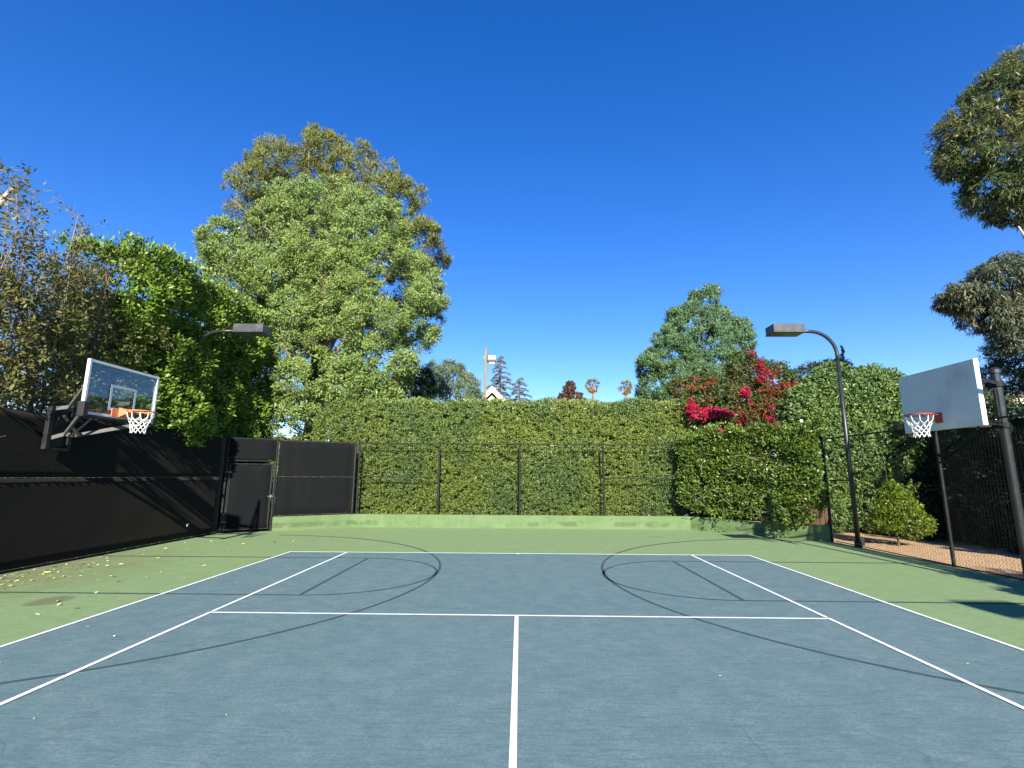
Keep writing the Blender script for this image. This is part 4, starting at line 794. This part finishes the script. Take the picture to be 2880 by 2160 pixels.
m = MB(); m.add([(-.2, 29.8, 7.0), (9.0, 29.8, 7.0), (9.0, 31.5, 7.50), (-.2, 31.5, 7.50), (-.2, 33.2, 7.0), (9.0, 33.2, 7.0), (-.2, 29.8, 6.9), (9, 29.8, 6.9), (9, 33.2, 6.9), (-.2, 33.2, 6.9)], [(0, 1, 2, 3), (3, 2, 5, 4), (0, 6, 7, 1), (5, 8, 9, 4), (1, 7, 8, 5, 2), (0, 3, 4, 9, 6), (6, 9, 8, 7)])
w = thing('flat_house', 'long low roofed house barely showing above the clipped hedge', 'house', (5.5, 31, 0)); m.build('roof', 'shingle', w); m = MB(); m.box((5.5, 31.5, 3.44), (6.6, 3.0, 6.88)); m.build('wall', 'stucco', w)
p = thing('wooden_light_pole', 'weathered wooden pole with pale green floodlights before the white gable', 'light pole', (-2.2, 24.5, 0))
m = MB(); m.tube([(-2.2, 24.5, 0), (-2.2, 24.5, 5), (-2.2, 24.5, 9.95)], [.12, .10, .08], 10); m.build('pole', 'pole', p)
m = MB(); m.box((-1.93, 24.72, 9.33), (.78, .26, .28)); m.build('floodlight', 'fixture', p, bevel=.01)
m = MB(); m.box((-1.93, 24.7, 9.12), (.72, .22, .14)); m.build('floodlight_lens', 'darkmetal', p)
m = MB(); m.box((-1.80, 24.72, 8.96), (.36, .2, .16)); m.build('ballast_box', 'fixture', p, bevel=.008)
m = MB(); m.box((-2.1, 24.6, 9.3), (.1, .16, .4)); m.build('bracket', 'darkmetal', p)
p = thing('cream_house', 'sunlit cream house wall at the right edge behind the hoop pole', 'house', (34, 27, 0))
m = MB(); m.box((34.5, 28, 3.5), (10.6, 6, 6.9)); m.build('wall', 'stuccoB', p); m = MB(); m.box((34.5, 28, 7.05), (11, 6.4, .2)); m.build('roof', 'shingle', p)
m = MB(); m.box((33.5, 24.97, 5.2), (1.2, .1, 1.2)); m.build('window', 'lens', p)

# ------------------------------------------------------------------ fallen leaves and scraps
def leafmesh(name, col, L, Wd, curl):
    me = bpy.data.meshes.new(name); vs = []; fs = []; n = 6
    for i in range(n + 1):
        t = i / n; w_ = Wd * math.sin(math.pi * min(.97, t * .92 + .05)) ** .8 / 2; z = curl * (math.sin(t * 3.0) * .4 + (t - .5) ** 2)
        vs += [((t - .5) * L, -w_, z + curl * .5), ((t - .5) * L, 0, z), ((t - .5) * L, w_, z + curl * .35)]
    for i in range(n):
        for j in (0, 1): q = i * 3 + j; fs.append((q, q + 1, q + 4, q + 3))
    me.from_pydata(vs, [], fs); me.materials.append(paint(name, col, .6, .3, .2, 40)); return me
lm = [leafmesh('yellow_leaf', (.60, .52, .14), .085, .045, .020), leafmesh('pale_leaf', (.62, .62, .36), .075, .04, .016), leafmesh('brown_leaf', (.15, .105, .055), .085, .045, .030)]
rg = random.Random(21); lab = ['yellow fallen leaf lying on the green court by the black fence', 'pale dry fallen leaf lying on the green court by the black fence', 'curled brown fallen leaf lying on the green court by the black fence']
grp = ['yellow leaves on the court', 'pale leaves on the court', 'brown leaves on the court']
k = 0
while k < 135:
    if k < 75: x = LX + .15 + abs(rg.gauss(0, .8)); y = rg.gauss(2.0, 1.1)
    elif k < 120: x = LX + .2 + abs(rg.gauss(0, 1.6)); y = rg.uniform(-.5, 7.5)
    else: x = rg.uniform(-7.2, -5.7); y = rg.uniform(-1, 4)
    if x > -5.6: continue
    t = rg.choice((0, 0, 1, 1, 2)) if k < 75 else rg.choice((0, 1, 1, 1, 2))
    o = bpy.data.objects.new('fallen_leaf', lm[t]); COL.objects.link(o); o.location = (x, y, .004); s = rg.uniform(.5, 1.05); o.scale = (s, s, s); o.rotation_euler = (rg.uniform(-.25, .25), rg.uniform(-.25, .25), rg.uniform(0, 6.3)); tag(o, lab[t], 'leaf', grp[t]); k += 1
for x, y, s in ((-5.0, -1.9, .9), (-5.15, -.7, .8), (-4.55, -1.05, 1.3), (-5.0, .8, .7), (-4.8, 1.9, .6), (-4.6, 3.3, .6), (-3.6, -3.0, .5), (1.9, -2.0, .7), (4.5, -1.6, .7), (-2.2, -2.9, .5)):
    o = bpy.data.objects.new('fallen_leaf', lm[1]); COL.objects.link(o); s *= .5; o.location = (x, y, .010); o.scale = (s, s, s); o.rotation_euler = (.1, .1, rg.uniform(0, 6)); tag(o, 'pale leaf scrap lying alone on the blue court', 'leaf', 'pale scraps on the blue court')
m = MB(); m.box((LX + .03, 7.62, .42), (.008, .07, .05)); m.bar((LX + .034, 7.58, .36), (LX + .034, 7.6, .40), .01, .03); o = m.build('tape_scrap', 'white'); tag(o, 'small white scrap stuck low on the black screened fence', 'scrap')
